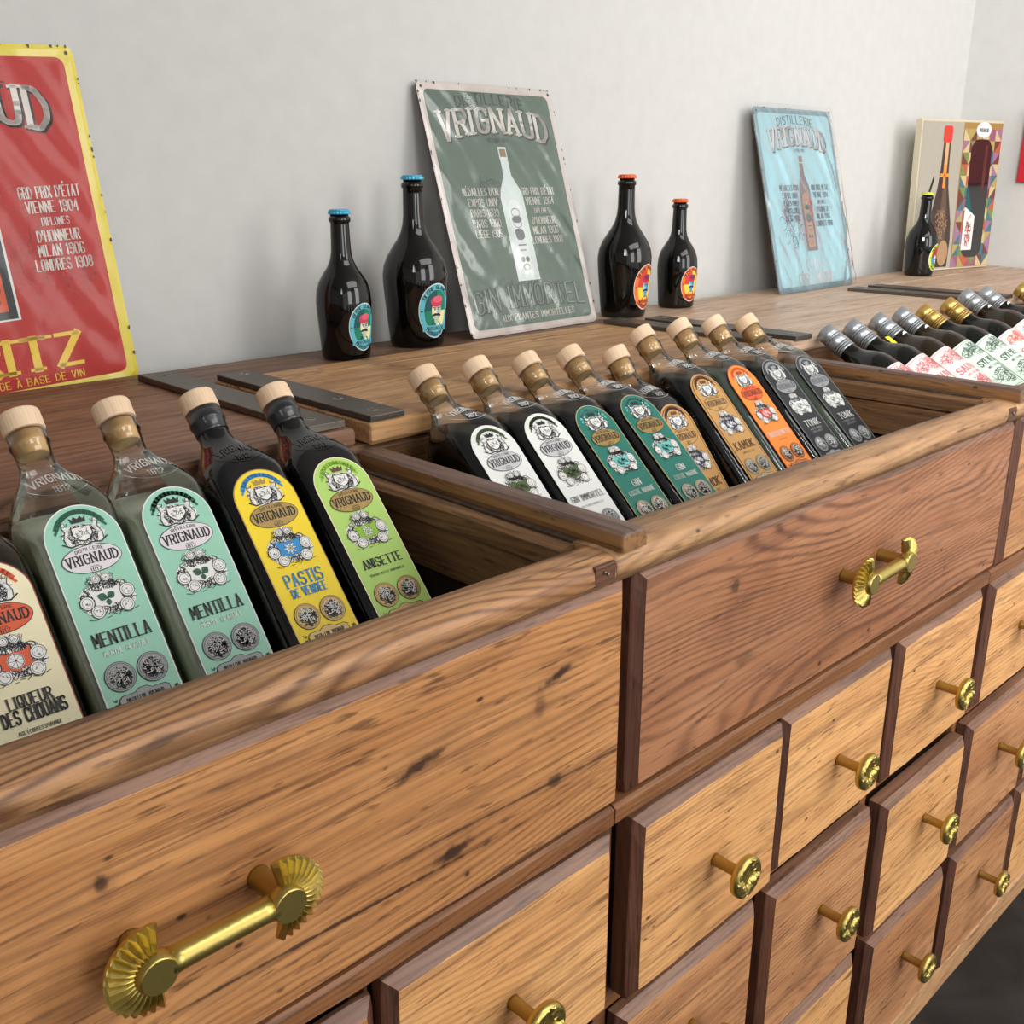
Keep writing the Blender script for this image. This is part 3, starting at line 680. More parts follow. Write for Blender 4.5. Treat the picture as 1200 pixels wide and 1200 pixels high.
    a.scrib(-.0235, yB-.002, .004, .006, 8, .0006, k1, K+3, seed=31); a.scrib(.0235, yB-.002, .004, .006, 8, .0006, k1, K+3, seed=32)
    return a
def I(n, c): return ink(n, c)
mint = I('mint', (150, 205, 180)); dgreen = I('deep_green', (24, 92, 66)); yel = I('yellow', (246, 214, 30)); sky = I('blue', (40, 140, 205)); lime = I('lime', (176, 212, 108)); limed = I('lime_deep', (142, 190, 50))
teal = I('teal', (16, 112, 98)); aqua = I('aqua', (110, 190, 186)); tan = I('tan', (196, 148, 84)); oran = I('orange', (246, 140, 48)); redd = I('red', (206, 58, 44)); cream = I('cream', (238, 228, 190)); rust = I('rust', (216, 88, 44))
brick = I('brick', (150, 62, 46)); olive = I('olive', (74, 92, 44)); lwhite = I('paper', (228, 230, 226)); blk = I('near_black', (30, 32, 36)); silver = I('silver', (150, 152, 154)); brown = I('brown', (96, 56, 36)); navy = I('dark_blue', (48, 46, 78))
dkm = I('dark_medal', (176, 164, 140))
SPEC = {
 'mint': dict(bg=mint, border=lwhite, ribbon=dgreen, field=WH, emblem='leaf', emb=dgreen, oval=I('pale_pink', (222, 214, 218)), med=silver, words=[('MENTILLA', -.1120, .0105, .044, INK, True, .125), ('MENTHE GLACIALE', -.1235, .0038, .036, WH, False, .12)]),
 'pastis': dict(bg=yel, border=GOLD, ribbon=sky, crown=GOLD, field=sky, emblem='star', emb=GOLD, oval=GOLD, med=GOLD, words=[('PASTIS', -.1095, .0115, .036, sky, True, .12), ('DE VENDÉE', -.1215, .0078, .034, sky, True, .14)]),
 'anis': dict(bg=lime, border=cream, ribbon=limed, crown=brown, field=limed, emblem='star', emb=limed, oval=GOLD, med=GOLD, words=[('ANISETTE', -.1115, .0085, .042, INK, True, .13), ('VÉRITABLE RECETTE TRADITIONNELLE', -.1230, .0022, .038, INK, False, .12)]),
 'chouans': dict(bg=cream, border=brick, ribbon=rust, field=rust, emblem='wheel', emb=rust, oval=rust, words=[('LIQUEUR', -.1100, .0085, .030, INK, True, .135), ('DES CHOUANS', -.1205, .0100, .044, INK, True, .135), ('AUX ÉCORCES D\'ORANGE', -.1325, .0028, .030, INK, False, .125)], medals=False, ban=brick),
 'immortel': dict(bg=lwhite, border=lwhite, ribbon=olive, field=olive, emblem='x', emb=INK, med=silver, words=[('GIN IMMORTEL', -.1120, .0072, .050, INK, True, .095), ('AUX PLANTES IMMORTELLES', -.1225, .0024, .034, silver, False, .12)]),
 'marine': dict(bg=teal, border=I('gold_line', (190, 178, 120)), ribbon=aqua, field=aqua, emblem='x', emb=teal, oval=GOLD, med=dkm, words=[('GIN', -.1100, .0080, .013, WH, True, .135), ('COSTE MARINE', -.1215, .0058, .042, WH, True, .10)]),
 'brown': dict(bg=tan, border=tan, rim=brown, ribbon=brown, crown=brown, arms=sky, field=navy, emblem='x', emb=WH, oval=tan, med=dkm, words=[('KAMOK', -.1125, .0105, .040, brown, True, .135), ('LIQUEUR DE CAFÉ', -.1235, .0024, .026, brown, False, .12)]),
 'orange': dict(bg=oran, border=I('red_orange', (232, 92, 40)), ribbon=I('red_orange', (232, 92, 40)), arms=sky, crown=brick, field=redd, emblem='x', emb=WH, oval=I('red_orange', (214, 70, 42)), med=I('dull_orange', (190, 120, 80)), words=[('TROUSSEPINETTE', -.1125, .0070, .050, lwhite, True, .095), ('APÉRITIF', -.1225, .0022, .020, brick, False, .12)]),
 'tonic': dict(bg=blk, border=silver, rim=I('charcoal', (62, 64, 70)), ribbon=silver, crown=silver, ink=I('mid_grey', (70, 72, 76)), pale=lwhite, field=lwhite, emblem='x', emb=silver, oval=silver, med=silver, words=[('TONIK', -.1095, .0095, .034, lwhite, True, .12), ('LIQUEUR TONIQUE', -.1190, .0030, .030, silver, False, .125), ('AUX PLANTES', -.1240, .0028, .024, silver, False, .125)]),
}
LABME = {}
def label_mesh(key):
    if key not in LABME:
        o = label_art(SPEC[key]).build('label', fix=False); LABME[key] = o.data; bpy.data.objects.remove(o)
    return LABME[key]
LIQ = {'mint': plain('liquid_mint', (214, 222, 202), .5, spec=.1), 'dark': plain('liquid_dark', (12, 15, 18), .45, spec=.08), 'amber': plain('liquid_amber', (128, 102, 52), .5, spec=.1),
       'grey': plain('liquid_greygreen', (84, 94, 84), .5, spec=.1)}
GM = {}
def shared(key, fn, name):
    if key not in GM:
        o = fn().build(name); GM[key] = o.data; bpy.data.objects.remove(o)
    return GM[key]
def cap_mb():
    b = MB(); b.lathe([(.0145, LB-.0180), (.0166, LB-.0178), (.0170, LB-.0170), (.0170, LB-.0018), (.0164, LB-.0004), (.0150, LB)], 36, CAPW, smooth=False); return b
def cork_mb():
    b = MB(); b.lathe([(.0122, LB-.0400), (.0130, LB-.0385), (.0132, LB-.0185)], 26, CORK); return b
def foil_mb():
    b = MB(); b.lathe([(.0163, LB-.0185), (.0165, LB-.0270), (.0172, LB-.0290), (.0172, LB-.0312), (.0160, LB-.0330), (.0155, LB-.041), (.0153, LB-.043)], 36, FOIL); return b
def sq_bottle(kind, x, yc, zc, tdeg, label, liq='dark', fill=.082, black=False):
    t = math.radians(tdeg); th = -(PI/2-t)
    a = Vector((0, math.cos(t), math.sin(t))); base = Vector((x, yc, zc+ZO))-a*LB
    root = thing('liqueur_bottle', label, 'bottle', base, (th, 0, 0), 'square liqueur bottles leaning in the bins')
    def put(me, name):
        o = bpy.data.objects.new(name, me); C.objects.link(o); o.parent = root; return o
    if black:
        put(shared('blackbody', lambda: sq_loft(PROF, 0, BLACKG), 'glass_body'), 'glass_body'); put(shared('foil', foil_mb, 'foil'), 'neck_foil')
        put(shared('embB', lambda: emboss(BLACKE), 'embossing'), 'embossing')
    else:
        put(shared('clearbody', lambda: sq_loft(PROF, 0, GLASS), 'glass_body'), 'glass_body')
        put(shared('cork', cork_mb, 'cork'), 'cork'); put(shared('embC', lambda: emboss(GLASS_EMB), 'embossing'), 'embossing')
        key = ('liq', liq, round(fill, 3), round(tdeg/3))
        if key not in GM:
            pr = [q for q in PROF if q[0] > .045]
            o = sq_loft(pr, .0028, LIQ[liq]).build('liquid')
            bm = bmesh.new(); bm.from_mesh(o.data)
            up = Vector((0, math.sin(-th)*-1, math.cos(th))); up = Matrix.Rotation(-th, 3, 'X') @ Vector((0, 0, 1))
            res = bmesh.ops.bisect_plane(bm, geom=bm.verts[:]+bm.edges[:]+bm.faces[:], plane_co=Vector((0, 0, LB-fill)), plane_no=up, clear_outer=True)
            bmesh.ops.contextual_create(bm, geom=[e for e in res['geom_cut'] if isinstance(e, bmesh.types.BMEdge)])
            bmesh.ops.recalc_face_normals(bm, faces=bm.faces); bm.to_mesh(o.data); bm.free(); GM[key] = o.data; bpy.data.objects.remove(o)
        put(GM[key], 'liquid')
    c = put(shared('cap', cap_mb, 'stopper_cap'), 'stopper_cap'); c['label'] = 'pale beech stopper cap'
    put(label_mesh(kind), 'label'); return root
BOT = [
 ('chouans', -.405, .372, .606, 51.5, 'bottle with cream and rust label LIQUEUR DES CHOUANS, cut by left picture edge', 'amber', .10, False),
 ('mint', -.3269, .3872, .6307, 52.7, 'pale green MENTILLA bottle, the left one of the two mint labels, beside the cream label', 'mint', .104, False),
 ('mint', -.2494, .3855, .6276, 51.2, 'pale green MENTILLA bottle, the right one of the two mint labels, beside the yellow label', 'mint', .100, False),
 ('pastis', -.1685, .3843, .6237, 49.0, 'black bottle with bright yellow PASTIS DE VENDÉE label', 'dark', 0, True),
 ('anis', -.0898, .3805, .6188, 47.9, 'black bottle with lime green ANISETTE label', 'dark', 0, True),
 ('immortel', .0959, .3755, .6128, 43.8, 'gin bottle with white label and grey oval, nearest the wooden bin divider', 'dark', .078, False),
 ('immortel', .1742, .3761, .6127, 43.6, 'gin bottle with white label reading IMMORTEL, just left of the teal labels', 'dark', .078, False),
 ('marine', .2522, .3731, .6094, 43.1, 'gin bottle with teal COSTE MARINE label, the left one, beside the white label', 'dark', .076, False),
 ('marine', .3302, .3736, .6082, 41.8, 'gin bottle with teal COSTE MARINE label, the right one of the two', 'dark', .076, False),
 ('brown', .4052, .3621, .6029, 51.6, 'tan labelled bottle standing lower, half hidden behind the right teal gin bottle', 'dark', .076, False),
 ('brown', .4802, .3808, .6183, 45.2, 'tan labelled KAMOK bottle in full view, left of the orange label', 'dark', .076, False),
 ('orange', .5641, .3818, .6198, 45.5, 'liqueur bottle with bright orange label and red oval', 'grey', .080, False),
 ('tonic', .6418, .3789, .6166, 44.6, 'black and silver TONIK label bottle beside the orange one', 'dark', .078, False),
 ('tonic', .7213, .3751, .6113, 43.2, 'black and silver TONIK label bottle, last in its bin beside empty gap', 'grey', .090, False)]
for a_ in BOT: sq_bottle(*a_)

# ------------------------------------------------------------------ wine bottles with screw caps
WG = plain('dark_wine_glass', (10, 11, 9), .08); WG2 = plain('brown_wine_glass', (34, 25, 12), .08)
CAPG = plain('cap_grey', (168, 172, 176), .34, metal=.7); CAPD = plain('cap_gold', (206, 168, 96), .34, metal=.8)
LW = .300
def wine_body(mat):
    b = MB(); pr = [(.0305, 0), (.0360, .002), (.0375, .008), (.0375, .178), (.0366, .190), (.0330, .203), (.0270, .214), (.0205, .224), (.0165, .233), (.0150, .242), (.0148, .262), (.0140, .292)]
    b.lathe(pr, 40, mat); return b
def wine_cap(mat):
    b = MB(); pr = [(.0152, LW-.052)]
    z = LW-.050
    for i in range(5): pr += [(.0157, z), (.0157, z+.0022), (.0143, z+.0028), (.0143, z+.0034), (.0157, z+.0040)]; z += .0042 if i != 2 else .015
    pr += [(.0157, LW-.012), (.0160, LW-.010), (.0160, LW-.0015), (.0150, LW)]
    b.lathe(pr, 40, mat); return b
def wine_label(bg, inkc, word, seed):
    r = .0377
    def fn(u, v, k): t = u/r; rr = r+k*.00012; return (rr*math.sin(t), -rr*math.cos(t), .172+v)
    a = Art(fn); a.rect(-.042, .042, -.12, 0, bg, 0, 24); a.rect(-.0395, .0395, -.117, -.003, inkc, 1, 24); a.rect(-.0387, .0387, -.1162, -.0038, bg, 2, 24)
    a.scrib(0, -.022, .038, .017, 110, .0009, inkc, 3, seed=seed, seg=9); a.scrib(0, -.09, .037, .02, 90, .0009, inkc, 3, seed=seed+1, seg=9)
    a.text(0, -.052, .012, .060, word, inkc, 3, .2, True); a.text(0, -.066, .0045, .046, 'MIS EN BOUTEILLE', inkc, 3, .18)
    return a
wred = I('wine_red', (204, 92, 96)); wgreen = I('wine_green', (66, 90, 78)); worange = I('wine_orange', (214, 92, 70)); wpale = I('wine_paper', (232, 226, 222)); wpg = I('wine_mintpaper', (214, 230, 214)); wgr2 = I('wine_leaf', (72, 150, 84)); stick = plain('neck_sticker', (228, 228, 224), .5); tagy = plain('yellow_tag', (236, 222, 40), .5)
def wine(x, yc, zc, td, label, capm, glassk, lab, oval=False, tag=False):
    t = math.radians(td); th = -(PI/2-t); a = Vector((0, math.cos(t), math.sin(t))); base = Vector((x, yc, zc+ZO))-a*LW
    root = thing('wine_bottle', label, 'bottle', base, (th, 0, 0), 'screw cap bottles lying in the far bins')
    def put(me, name):
        o = bpy.data.objects.new(name, me); C.objects.link(o); o.parent = root; return o
    put(shared('wb'+glassk, lambda: wine_body(WG if glassk == 'd' else WG2), 'glass_body'), 'glass_body')
    c = put(shared('wc'+capm, lambda: wine_cap(CAPG if capm == 'g' else CAPD), 'screw_cap'), 'screw_cap')
    bg, ik, wd = {'pink': (wpale, wred, 'SAUVAGE'), 'green': (wpg, wgreen, 'SYLVESTRE'), 'orange': (wpale, worange, 'SYRAH'), 'leaf': (wpg, wgr2, 'SYLVESTRE')}[lab]
    put(shared('wl'+lab, lambda: wine_label(bg, ik, wd, len(lab)*7), 'label'), 'label')
    if oval:
        def mk():
            def fn(u, v, k): tt = u/.0152; return (.0154*math.sin(tt), -.0154*math.cos(tt), .238+v)
            q = Art(fn); q.ell(0, 0, .010, .007, stick, 0, 14); return q
        put(shared('wo', mk, 'neck_label'), 'neck_label')
    if tag:
        b = MB(); b.box(.006, .020, -.020, -.0188, .222, .240, tagy, .0004); q = b.build('neck_tag'); q.parent = root
WN = [(.913, .346, .577, 31, 'grey screw cap bottle, first beside the bin divider, its label hidden', 'g', 'd', 'pink', 0, 0),
      (.996, .347, .578, 30, 'grey screw cap bottle with pink and white label, second from the bin divider', 'g', 'd', 'pink', 0, 1),
      (1.090, .350, .580, 30.5, 'third screw cap bottle from the divider, grey cap over brown glass, pink label', 'g', 'b', 'pink', 1, 0),
      (1.180, .353, .582, 31, 'fourth screw cap bottle, grey cap directly left of the two gold caps', 'g', 'b', 'green', 1, 0),
      (1.265, .350, .580, 29.5, 'gold screw cap bottle, the left and slightly lower one of the two side by side', 'o', 'd', 'green', 0, 0),
      (1.375, .353, .583, 31.5, 'gold screw cap bottle, the right and larger looking one of the two side by side', 'o', 'd', 'orange', 0, 0),
      (1.480, .366, .591, 31.5, 'grey screw cap bottle just right of the gold caps, orange framed label', 'g', 'b', 'orange', 1, 0),
      (1.568, .364, .589, 30.5, 'grey screw cap bottle second right of the gold caps, last before the far divider', 'g', 'd', 'leaf', 1, 0),
      (1.735, .355, .585, 31, 'gold screw cap bottle at the right picture edge beyond the far divider', 'o', 'd', 'orange', 0, 0),
      (1.84, .355, .583, 31, 'gold screw cap bottle outside the right picture edge, beyond the far divider', 'o', 'd', 'leaf', 0, 0)]
for a_ in WN: wine(*a_)

# ------------------------------------------------------------------ beer bottles with crown caps
BG = plain('beer_glass', (9, 8, 6), .05, coat=0, spec=.5)
P75 = [(.036, 0), (.0405, .002), (.0420, .008), (.0455, .045), (.0482, .075), (.0497, .095), (.0500, .108), (.0478, .122), (.0425, .135), (.0350, .147), (.0265, .159), (.0205, .170), (.0172, .182), (.0156, .195), (.0150, .226), (.0150, .2335), (.0168, .2345), (.0172, .238), (.0165, .2405), (.0140, .2425), (.0135, .247)]
P33 = [(.030, 0), (.0345, .002), (.0355, .008), (.0375, .04), (.0393, .065), (.0398, .080), (.0385, .095), (.0345, .108), (.0280, .119), (.0210, .129), (.0165, .139), (.0145, .150), (.0138, .165), (.0132, .187), (.0133, .1895), (.0152, .1905), (.0155, .194), (.0148, .1965), (.0130, .198), (.0125, .202)]
def beer_label(prof, ru, rv, zc, ringc, quad, hat, face, band, beard=WH):
    def rad(z):
        for (ra, a), (rc, c) in zip(prof[:-1], prof[1:]):
            if a <= z <= c and c > a: return ra+(rc-ra)*(z-a)/(c-a)
        return .04
    R0 = rad(zc)
    def fn(u, v, k): z = zc+v; t = u/R0; r = rad(z)+.0003+k*.00012; return (r*math.sin(t), -r*math.cos(t), z)
    a = Art(fn); a.ell(0, 0, ru, rv, lwhite, 0, 30); a.ell(0, 0, ru*.965, rv*.97, ringc, 1, 30)
    ix, iy = ru*.72, rv*.76
    def part(x0, x1, y0, y1, mt):
        us = [x0+(x1-x0)*i/10 for i in range(11)]
        h = [iy*math.sqrt(max(0, 1-(u/ix)**2)) for u in us]
        a.column(us, [max(y0, -q) for q in h], [max(min(y1, q), max(y0, -q)) for q in h], mt, 2)
    part(-ix, 0, 0, iy, quad[0]); part(0, ix, 0, iy, quad[1]); part(-ix, 0, -iy, 0, quad[2]); part(0, ix, -iy, 0, quad[3])
    s = rv
    # portrait: beret, face, brows, moustache, beard, collar
    a.ell(0, .02*s, .30*ru, .36*s, face[0], 3, 16); us = [0+.30*ru*math.sin(PI/2*i/8) for i in range(9)]; h = [.36*s*math.sqrt(max(0, 1-(u/(.30*ru))**2)) for u in us]
    a.column(us, [.02*s-q for q in h], [.02*s+q for q in h], face[1], 4)
    a.ell(-.02*ru, .34*s, .36*ru, .20*s, hat[0], 5, 16); a.ell(.06*ru, .42*s, .30*ru, .13*s, hat[1], 6, 14); a.rect(-.30*ru, .28*ru, .17*s, .25*s, hat[0], 5)
    for sg in (-1, 1):
        a.line([(sg*.05*ru, .10*s), (sg*.20*ru, .12*s)], .035*s, INK, 6); a.ell(sg*.12*ru, .05*s, .045*ru, .025*s, INK, 6, 8)
        a.poly([(0, -.10*s), (sg*.12*ru, -.08*s), (sg*.30*ru, -.16*s), (sg*.26*ru, -.20*s), (sg*.10*ru, -.18*s), (0, -.17*s)], INK, 7)
    a.line([(0, .05*s), (.03*ru, -.06*s)], .03*s, beard, 6)
    a.poly([(-.16*ru, -.2*s), (.16*ru, -.2*s), (.12*ru, -.42*s), (0, -.48*s), (-.12*ru, -.42*s)], beard, 6)
    a.poly([(-.34*ru, -.56*s), (.34*ru, -.56*s), (.22*ru, -.40*s), (-.22*ru, -.40*s)], quad[4], 5)
    us = [-.80*ru+1.6*ru*i/14 for i in range(15)]
    a.column(us, [-.74*s]*15, [-.52*s]*15, band, 8)
    a.text(0, -.63*s, .12*s, 1.15*ru, 'VRIGNAUD', INK, 9, .2)
    def arct(st, r1, r2, a0, a1, flip):
        n = len(st)
        for i, ch in enumerate(st):
            t = a0+(a1-a0)*(i+.5)/n; cx, cy = r1*math.cos(t), r2*math.sin(t); rot = t-PI/2 if not flip else t+PI/2
            a.W = lambda u, v, cx=cx, cy=cy, rot=rot: (cx+u*math.cos(rot)-v*math.sin(rot), cy+u*math.sin(rot)+v*math.cos(rot))
            a.text(0, 0, .12*s, .10*s, ch, INK, 9, .2)
        a.W = None
    arct('BIÈRE BLANCHE', ru*.84, rv*.86, math.radians(150), math.radians(30), False); arct('BRASSERIE', ru*.84, rv*.86, math.radians(225), math.radians(315), True)
    for sg in (-1, 1): a.ell(sg*.84*ru, 0, .05*ru, .03*s, INK, 9, 8)
    return a
def crown(z, r, mat):
    b = MB(); n = 42
    b.lathe([(r*1.03, z), (r*1.06, z+.0012), (r*1.0, z+.004)], n, mat, flute=.035, smooth=False, caps=False)
    b.lathe([(r*1.0, z+.004), (r*.93, z+.0062), (r*.80, z+.0068)], n, mat); return b
cyan = I('cyan', (98, 190, 208)); gr2 = I('emerald', (0, 130, 96)); dteal = I('dark_teal', (0, 82, 84)); pink = I('pink', (228, 92, 116)); pink2 = I('rose', (200, 60, 90)); skin = I('cream_face', (240, 236, 200)); grf = I('grey_face', (186, 200, 196)); lem = I('lemon', (238, 238, 170))
orr = I('label_orange', (240, 112, 40)); yl2 = I('sun', (250, 212, 60)); crim = I('crimson', (190, 30, 60)); lb = I('light_blue', (150, 205, 225)); lb2 = I('blue2', (70, 150, 200)); purp = I('purple', (120, 30, 90)); gy = I('greenyellow', (206, 216, 50))
SCH = {'blue': dict(ringc=cyan, quad=(dteal, gr2, gr2, lem, blk), hat=(pink2, pink), face=(skin, grf), band=cyan, beard=grf),
       'orange': dict(ringc=orr, quad=(redd, yl2, yl2, yl2, navy), hat=(crim, purp), face=(lb, lb2), band=orr, beard=lb2),
       'yellow': dict(ringc=gy, quad=(brick, redd, sky, gr2, navy), hat=(brick, crim), face=(lwhite, grf), band=gy, beard=WH)}
CR = {'blue': plain('crown_blue', (60, 172, 210), .35, metal=.2, coat=.4), 'orange': plain('crown_orange', (228, 96, 36), .35, metal=.2, coat=.4), 'yellow': plain('crown_yellow', (206, 214, 40), .35, metal=.2, coat=.4)}
def beer(x, y, big, sch, label, rot):
    root = thing('beer_bottle', label, 'bottle', (x, y, .5676+ZO), (0, 0, rot), 'beer bottles with crown caps standing on the counter')
    pr = P75 if big else P33
    def put(me, name):
        o = bpy.data.objects.new(name, me); C.objects.link(o); o.parent = root; return o
    def body(): b = MB(); b.lathe(pr, 56, BG); return b
    put(shared(('beer', big), body, 'glass_body'), 'glass_body')
    put(shared(('crown', big, sch), lambda: crown(pr[-1][1]-.001, .0160 if big else .0146, CR[sch]), 'crown_cap'), 'crown_cap')
    if big: L_ = lambda: beer_label(pr, .030, .0415, .056, **SCH[sch])
    else: L_ = lambda: beer_label(pr, .0245, .034, .047, **SCH[sch])
    put(shared(('bl', big, sch), L_, 'label'), 'label')
beer(.246, .735, False, 'blue', 'small beer bottle with light blue crown cap and round blue portrait label', .18)
beer(.394, .755, True, 'blue', 'tall beer bottle with light blue crown cap and blue oval label beside green sign', .05)
beer(.885, .750, True, 'orange', 'tall beer bottle with orange crown cap and orange oval portrait label', .18)
beer(1.066, .765, False, 'orange', 'small beer bottle with orange crown cap, right of the tall one', -.05)
beer(2.048, .726, False, 'yellow', 'small beer bottle with yellow crown cap in front of the gift box', .1)

# ------------------------------------------------------------------ enamelled signs leaning on the wall
FILM = clearglass('plastic_film', (.97, .98, .975), 1.6, .22)
FILM3 = clearglass('plastic_film_thin', (.98, .985, .98), .4, .2)
FILM2 = clearglass('plastic_film_heavy', (.95, .97, .97), 2.2, .22)
def sign_root(name, label, xb, yb, yaw, lean, roll=0):
    o = thing(name, label, 'sign', (xb, yb, .5675+ZO))
    o.matrix_world = Matrix.Translation((xb, yb, .5675+ZO)) @ Matrix.Rotation(math.radians(yaw), 4, 'Z') @ Matrix.Rotation(math.radians(-lean), 4, 'X') @ Matrix.Rotation(math.radians(roll), 4, 'Y')
    return o
def plate(root, W, H, border, face, rr=.012, bw=.012):
    b = MB(); th = .0022; n = 8
    def outline(w, h, r):
        out = []
        for cx, cz, a0 in ((w-r, r, -90), (w-r, h-r, 0), (r, h-r, 90), (r, r, 180)):
            for i in range(n+1): t = math.radians(a0+90*i/n); out.append((cx+r*math.cos(t), cz+r*math.sin(t)))
        return out
    O = outline(W, H, rr); N_ = len(O); I_ = [(bw+(x)*(W-2*bw)/W, bw+z*(H-2*bw)/H) for x, z in O]
    vs = [(x, 0, z) for x, z in O]+[(x, -th, z) for x, z in O]
    b.add(vs, [(i, (i+1) % N_, N_+(i+1) % N_, N_+i) for i in range(N_)]+[list(range(N_))], plain('enamel_edge', (58, 54, 50), .5))
    mid = [(x*.4+O[i][0]*.6, z*.4+O[i][1]*.6) for i, (x, z) in enumerate(I_)]
    vs = [(x, -th, z) for x, z in O]+[(x, -th-.0016, z) for x, z in mid]+[(x, -th-.0002, z) for x, z in I_]
    b.add(vs, [(i, (i+1) % N_, N_+(i+1) % N_, N_+i) for i in range(N_)]+[(N_+i, N_+(i+1) % N_, 2*N_+(i+1) % N_, 2*N_+i) for i in range(N_)], border)
    b.add([(x, -th-.0002, z) for x, z in I_], [list(range(N_))], face)
    # chips of lost enamel along the edge
    rn = random.Random(int(W*1e4)); ch = plain('bare_rust', (52, 46, 42), .8)
    for i in range(34):
        side = rn.choice('LRT'); q = rn.random(); r_ = rn.uniform(.0008, .0026)
        cx, cz = {'L': (.001, q*H), 'R': (W-.001, q*H), 'T': (q*W, H-.001)}[side]
        pts = [(cx+r_*rn.uniform(.4, 1.2)*math.cos(a), cz+r_*1.6*rn.uniform(.4, 1.2)*math.sin(a)) for a in [2*PI*j/7 for j in range(7)]]
        pts = [(min(max(x, 0), W), min(max(z, 0), H)) for x, z in pts]
        b.add([(x, -th-.0018, z) for x, z in pts], [list(range(7))], ch)
    for cx, cz in ((.009, H-.009), (W-.009, H-.009)):
        b.add([(cx+.0024*math.cos(2*PI*j/10), -th-.0019, cz+.0024*math.sin(2*PI*j/10)) for j in range(10)], [list(range(10))], ch)
    return b.build('metal_plate', root, fix=False)
def film(root, W, H, amp, seed, fmat=None, over=.0, glare=False, dens=(60, 80)):
    b = MB(); nx, nz = dens; vs = []; fs = []
    for j in range(nz+1):
        for i in range(nx+1):
            x = -over+(W+2*over)*i/nx; z = -over*.1+(H+over)*j/nz; u = x/W; v = z/H
            edge = min(1, min(i, nx-i, j, nz-j)/4)
            d = noise.noise(Vector((x*38+z*22, z*9-x*7, seed)))*amp+abs(noise.noise(Vector((x*90-z*50, z*30, seed+3))))*amp*.5*(1-v)
            d += .0022*noise.noise(Vector((x*12, z*6, seed+8)))
            if glare:
                q = u-(.60+.14*math.sin(v*3.3+.3))
                if q > 0: d += .011*((q*5.2) % 1)*min(1, (1-v)*2.5)*(.75+.25*noise.noise(Vector((x*9, z*14, 3))))
            vs.append((x, -.0052-edge*(.002+max(-.0018, d)), z))
    for j in range(nz):
        for i in range(nx): a = j*(nx+1)+i; fs.append((a, a+1, a+nx+2, a+nx+1))
    b.add(vs, fs, fmat or FILM, True); o = b.build('plastic_wrap', root, fix=False); o['label'] = 'crinkled clear plastic wrap'
def sart(root, Wd, H):
    return Art(lambda u, v, k: (Wd/2+u, -.0026-k*.00015, v))
def minibottle(a, cx, z0, h, glass, labm, capm, inkm, out=None):
    w = h*.105
    P_ = [(-w, 0), (-w, .62*h), (-w*.85, .68*h), (-w*.35, .78*h), (-w*.33, .90*h), (w*.33, .90*h), (w*.35, .78*h), (w*.85, .68*h), (w, .62*h), (w, 0)]
    a.poly([(cx+x*1.12, z0-.002+y*1.008) for x, y in P_], out or lwhite, 3); a.poly([(cx+x, z0+y) for x, y in P_], glass, 4)
    a.rect(cx-w*.40, cx+w*.40, z0+.90*h, z0+.99*h, out or lwhite, 4); a.rect(cx-w*.30, cx+w*.30, z0+.915*h, z0+.975*h, capm, 5)
    a.arch(w*.62, z0+.60*h, z0+.04*h, labm, 5, 8, cx=cx); 
    for q in (.50, .42): a.ring(cx, z0+q*h, w*.42, w*.30, .0012, inkm, 6, 12)
    a.ell(cx, z0+.45*h, w*.5, w*.26, inkm, 6, 12)
    a.cloud(cx, z0+.34*h, w*.45, w*.42, inkm, 6, 12); a.rect(cx-w*.4, cx+w*.4, z0+.252*h, z0+.262*h, inkm, 6); a.rect(cx-w*.3, cx+w*.3, z0+.215*h, z0+.222*h, inkm, 6)
    for sg in (-1, 1): a.ell(cx+sg*w*.24, z0+.15*h, w*.2, w*.2, inkm, 6, 10)
    a.ring(cx, z0+.09*h, w*.3, w*.2, .0012, inkm, 6, 10)
def vrig(a, y, h, wd, arc, fill, shadow, top, H, topink, cx=0):
    a.text(cx, y+h*.95+arc*.1+.004, h*.46, wd*.64, 'DISTILLERIE', topink, 2, .16, arc=arc*.55)
    a.text(cx+.0022, y-.0022, h, wd, 'VRIGNAUD', shadow, 3, .24, True, arc=arc, thin=.6, trap=.25)
    a.text(cx, y, h, wd, 'VRIGNAUD', fill, 4, .20, True, arc=arc, thin=.55, trap=.25)
    a.text(cx, y-h*.50, h*.16, wd*.20, 'DEPUIS 1812', topink, 2, .18)
def leftright(a, zt, ix, mat, lh=.0105, wd=.062, sp=1.5):
    y = zt
    for t, q in (("MÉDAILLES D'OR", 1), ("EXPOS UNIV", .8), ('PARIS 1889', .78), ('PARIS 1900', .78), ('LIÈGE 1905', .74)):
        a.text(-ix-wd*.35, y, lh, wd*q, t, mat, 3, .14); y -= lh*sp*1.03
    y = zt
    for t, q, hh in (("GRD PRIX D'ÉTAT", 1, 1), ('VIENNE 1904', .85, 1), ('DIPLOMES', .45, .7), ("D'HONNEUR", .7, 1), ('MILAN 1906', .76, 1), ('LONDRES 1908', .94, 1)):
        a.text(ix+wd*.40, y, lh*hh, wd*q, t, mat, 3, .14); y -= lh*sp
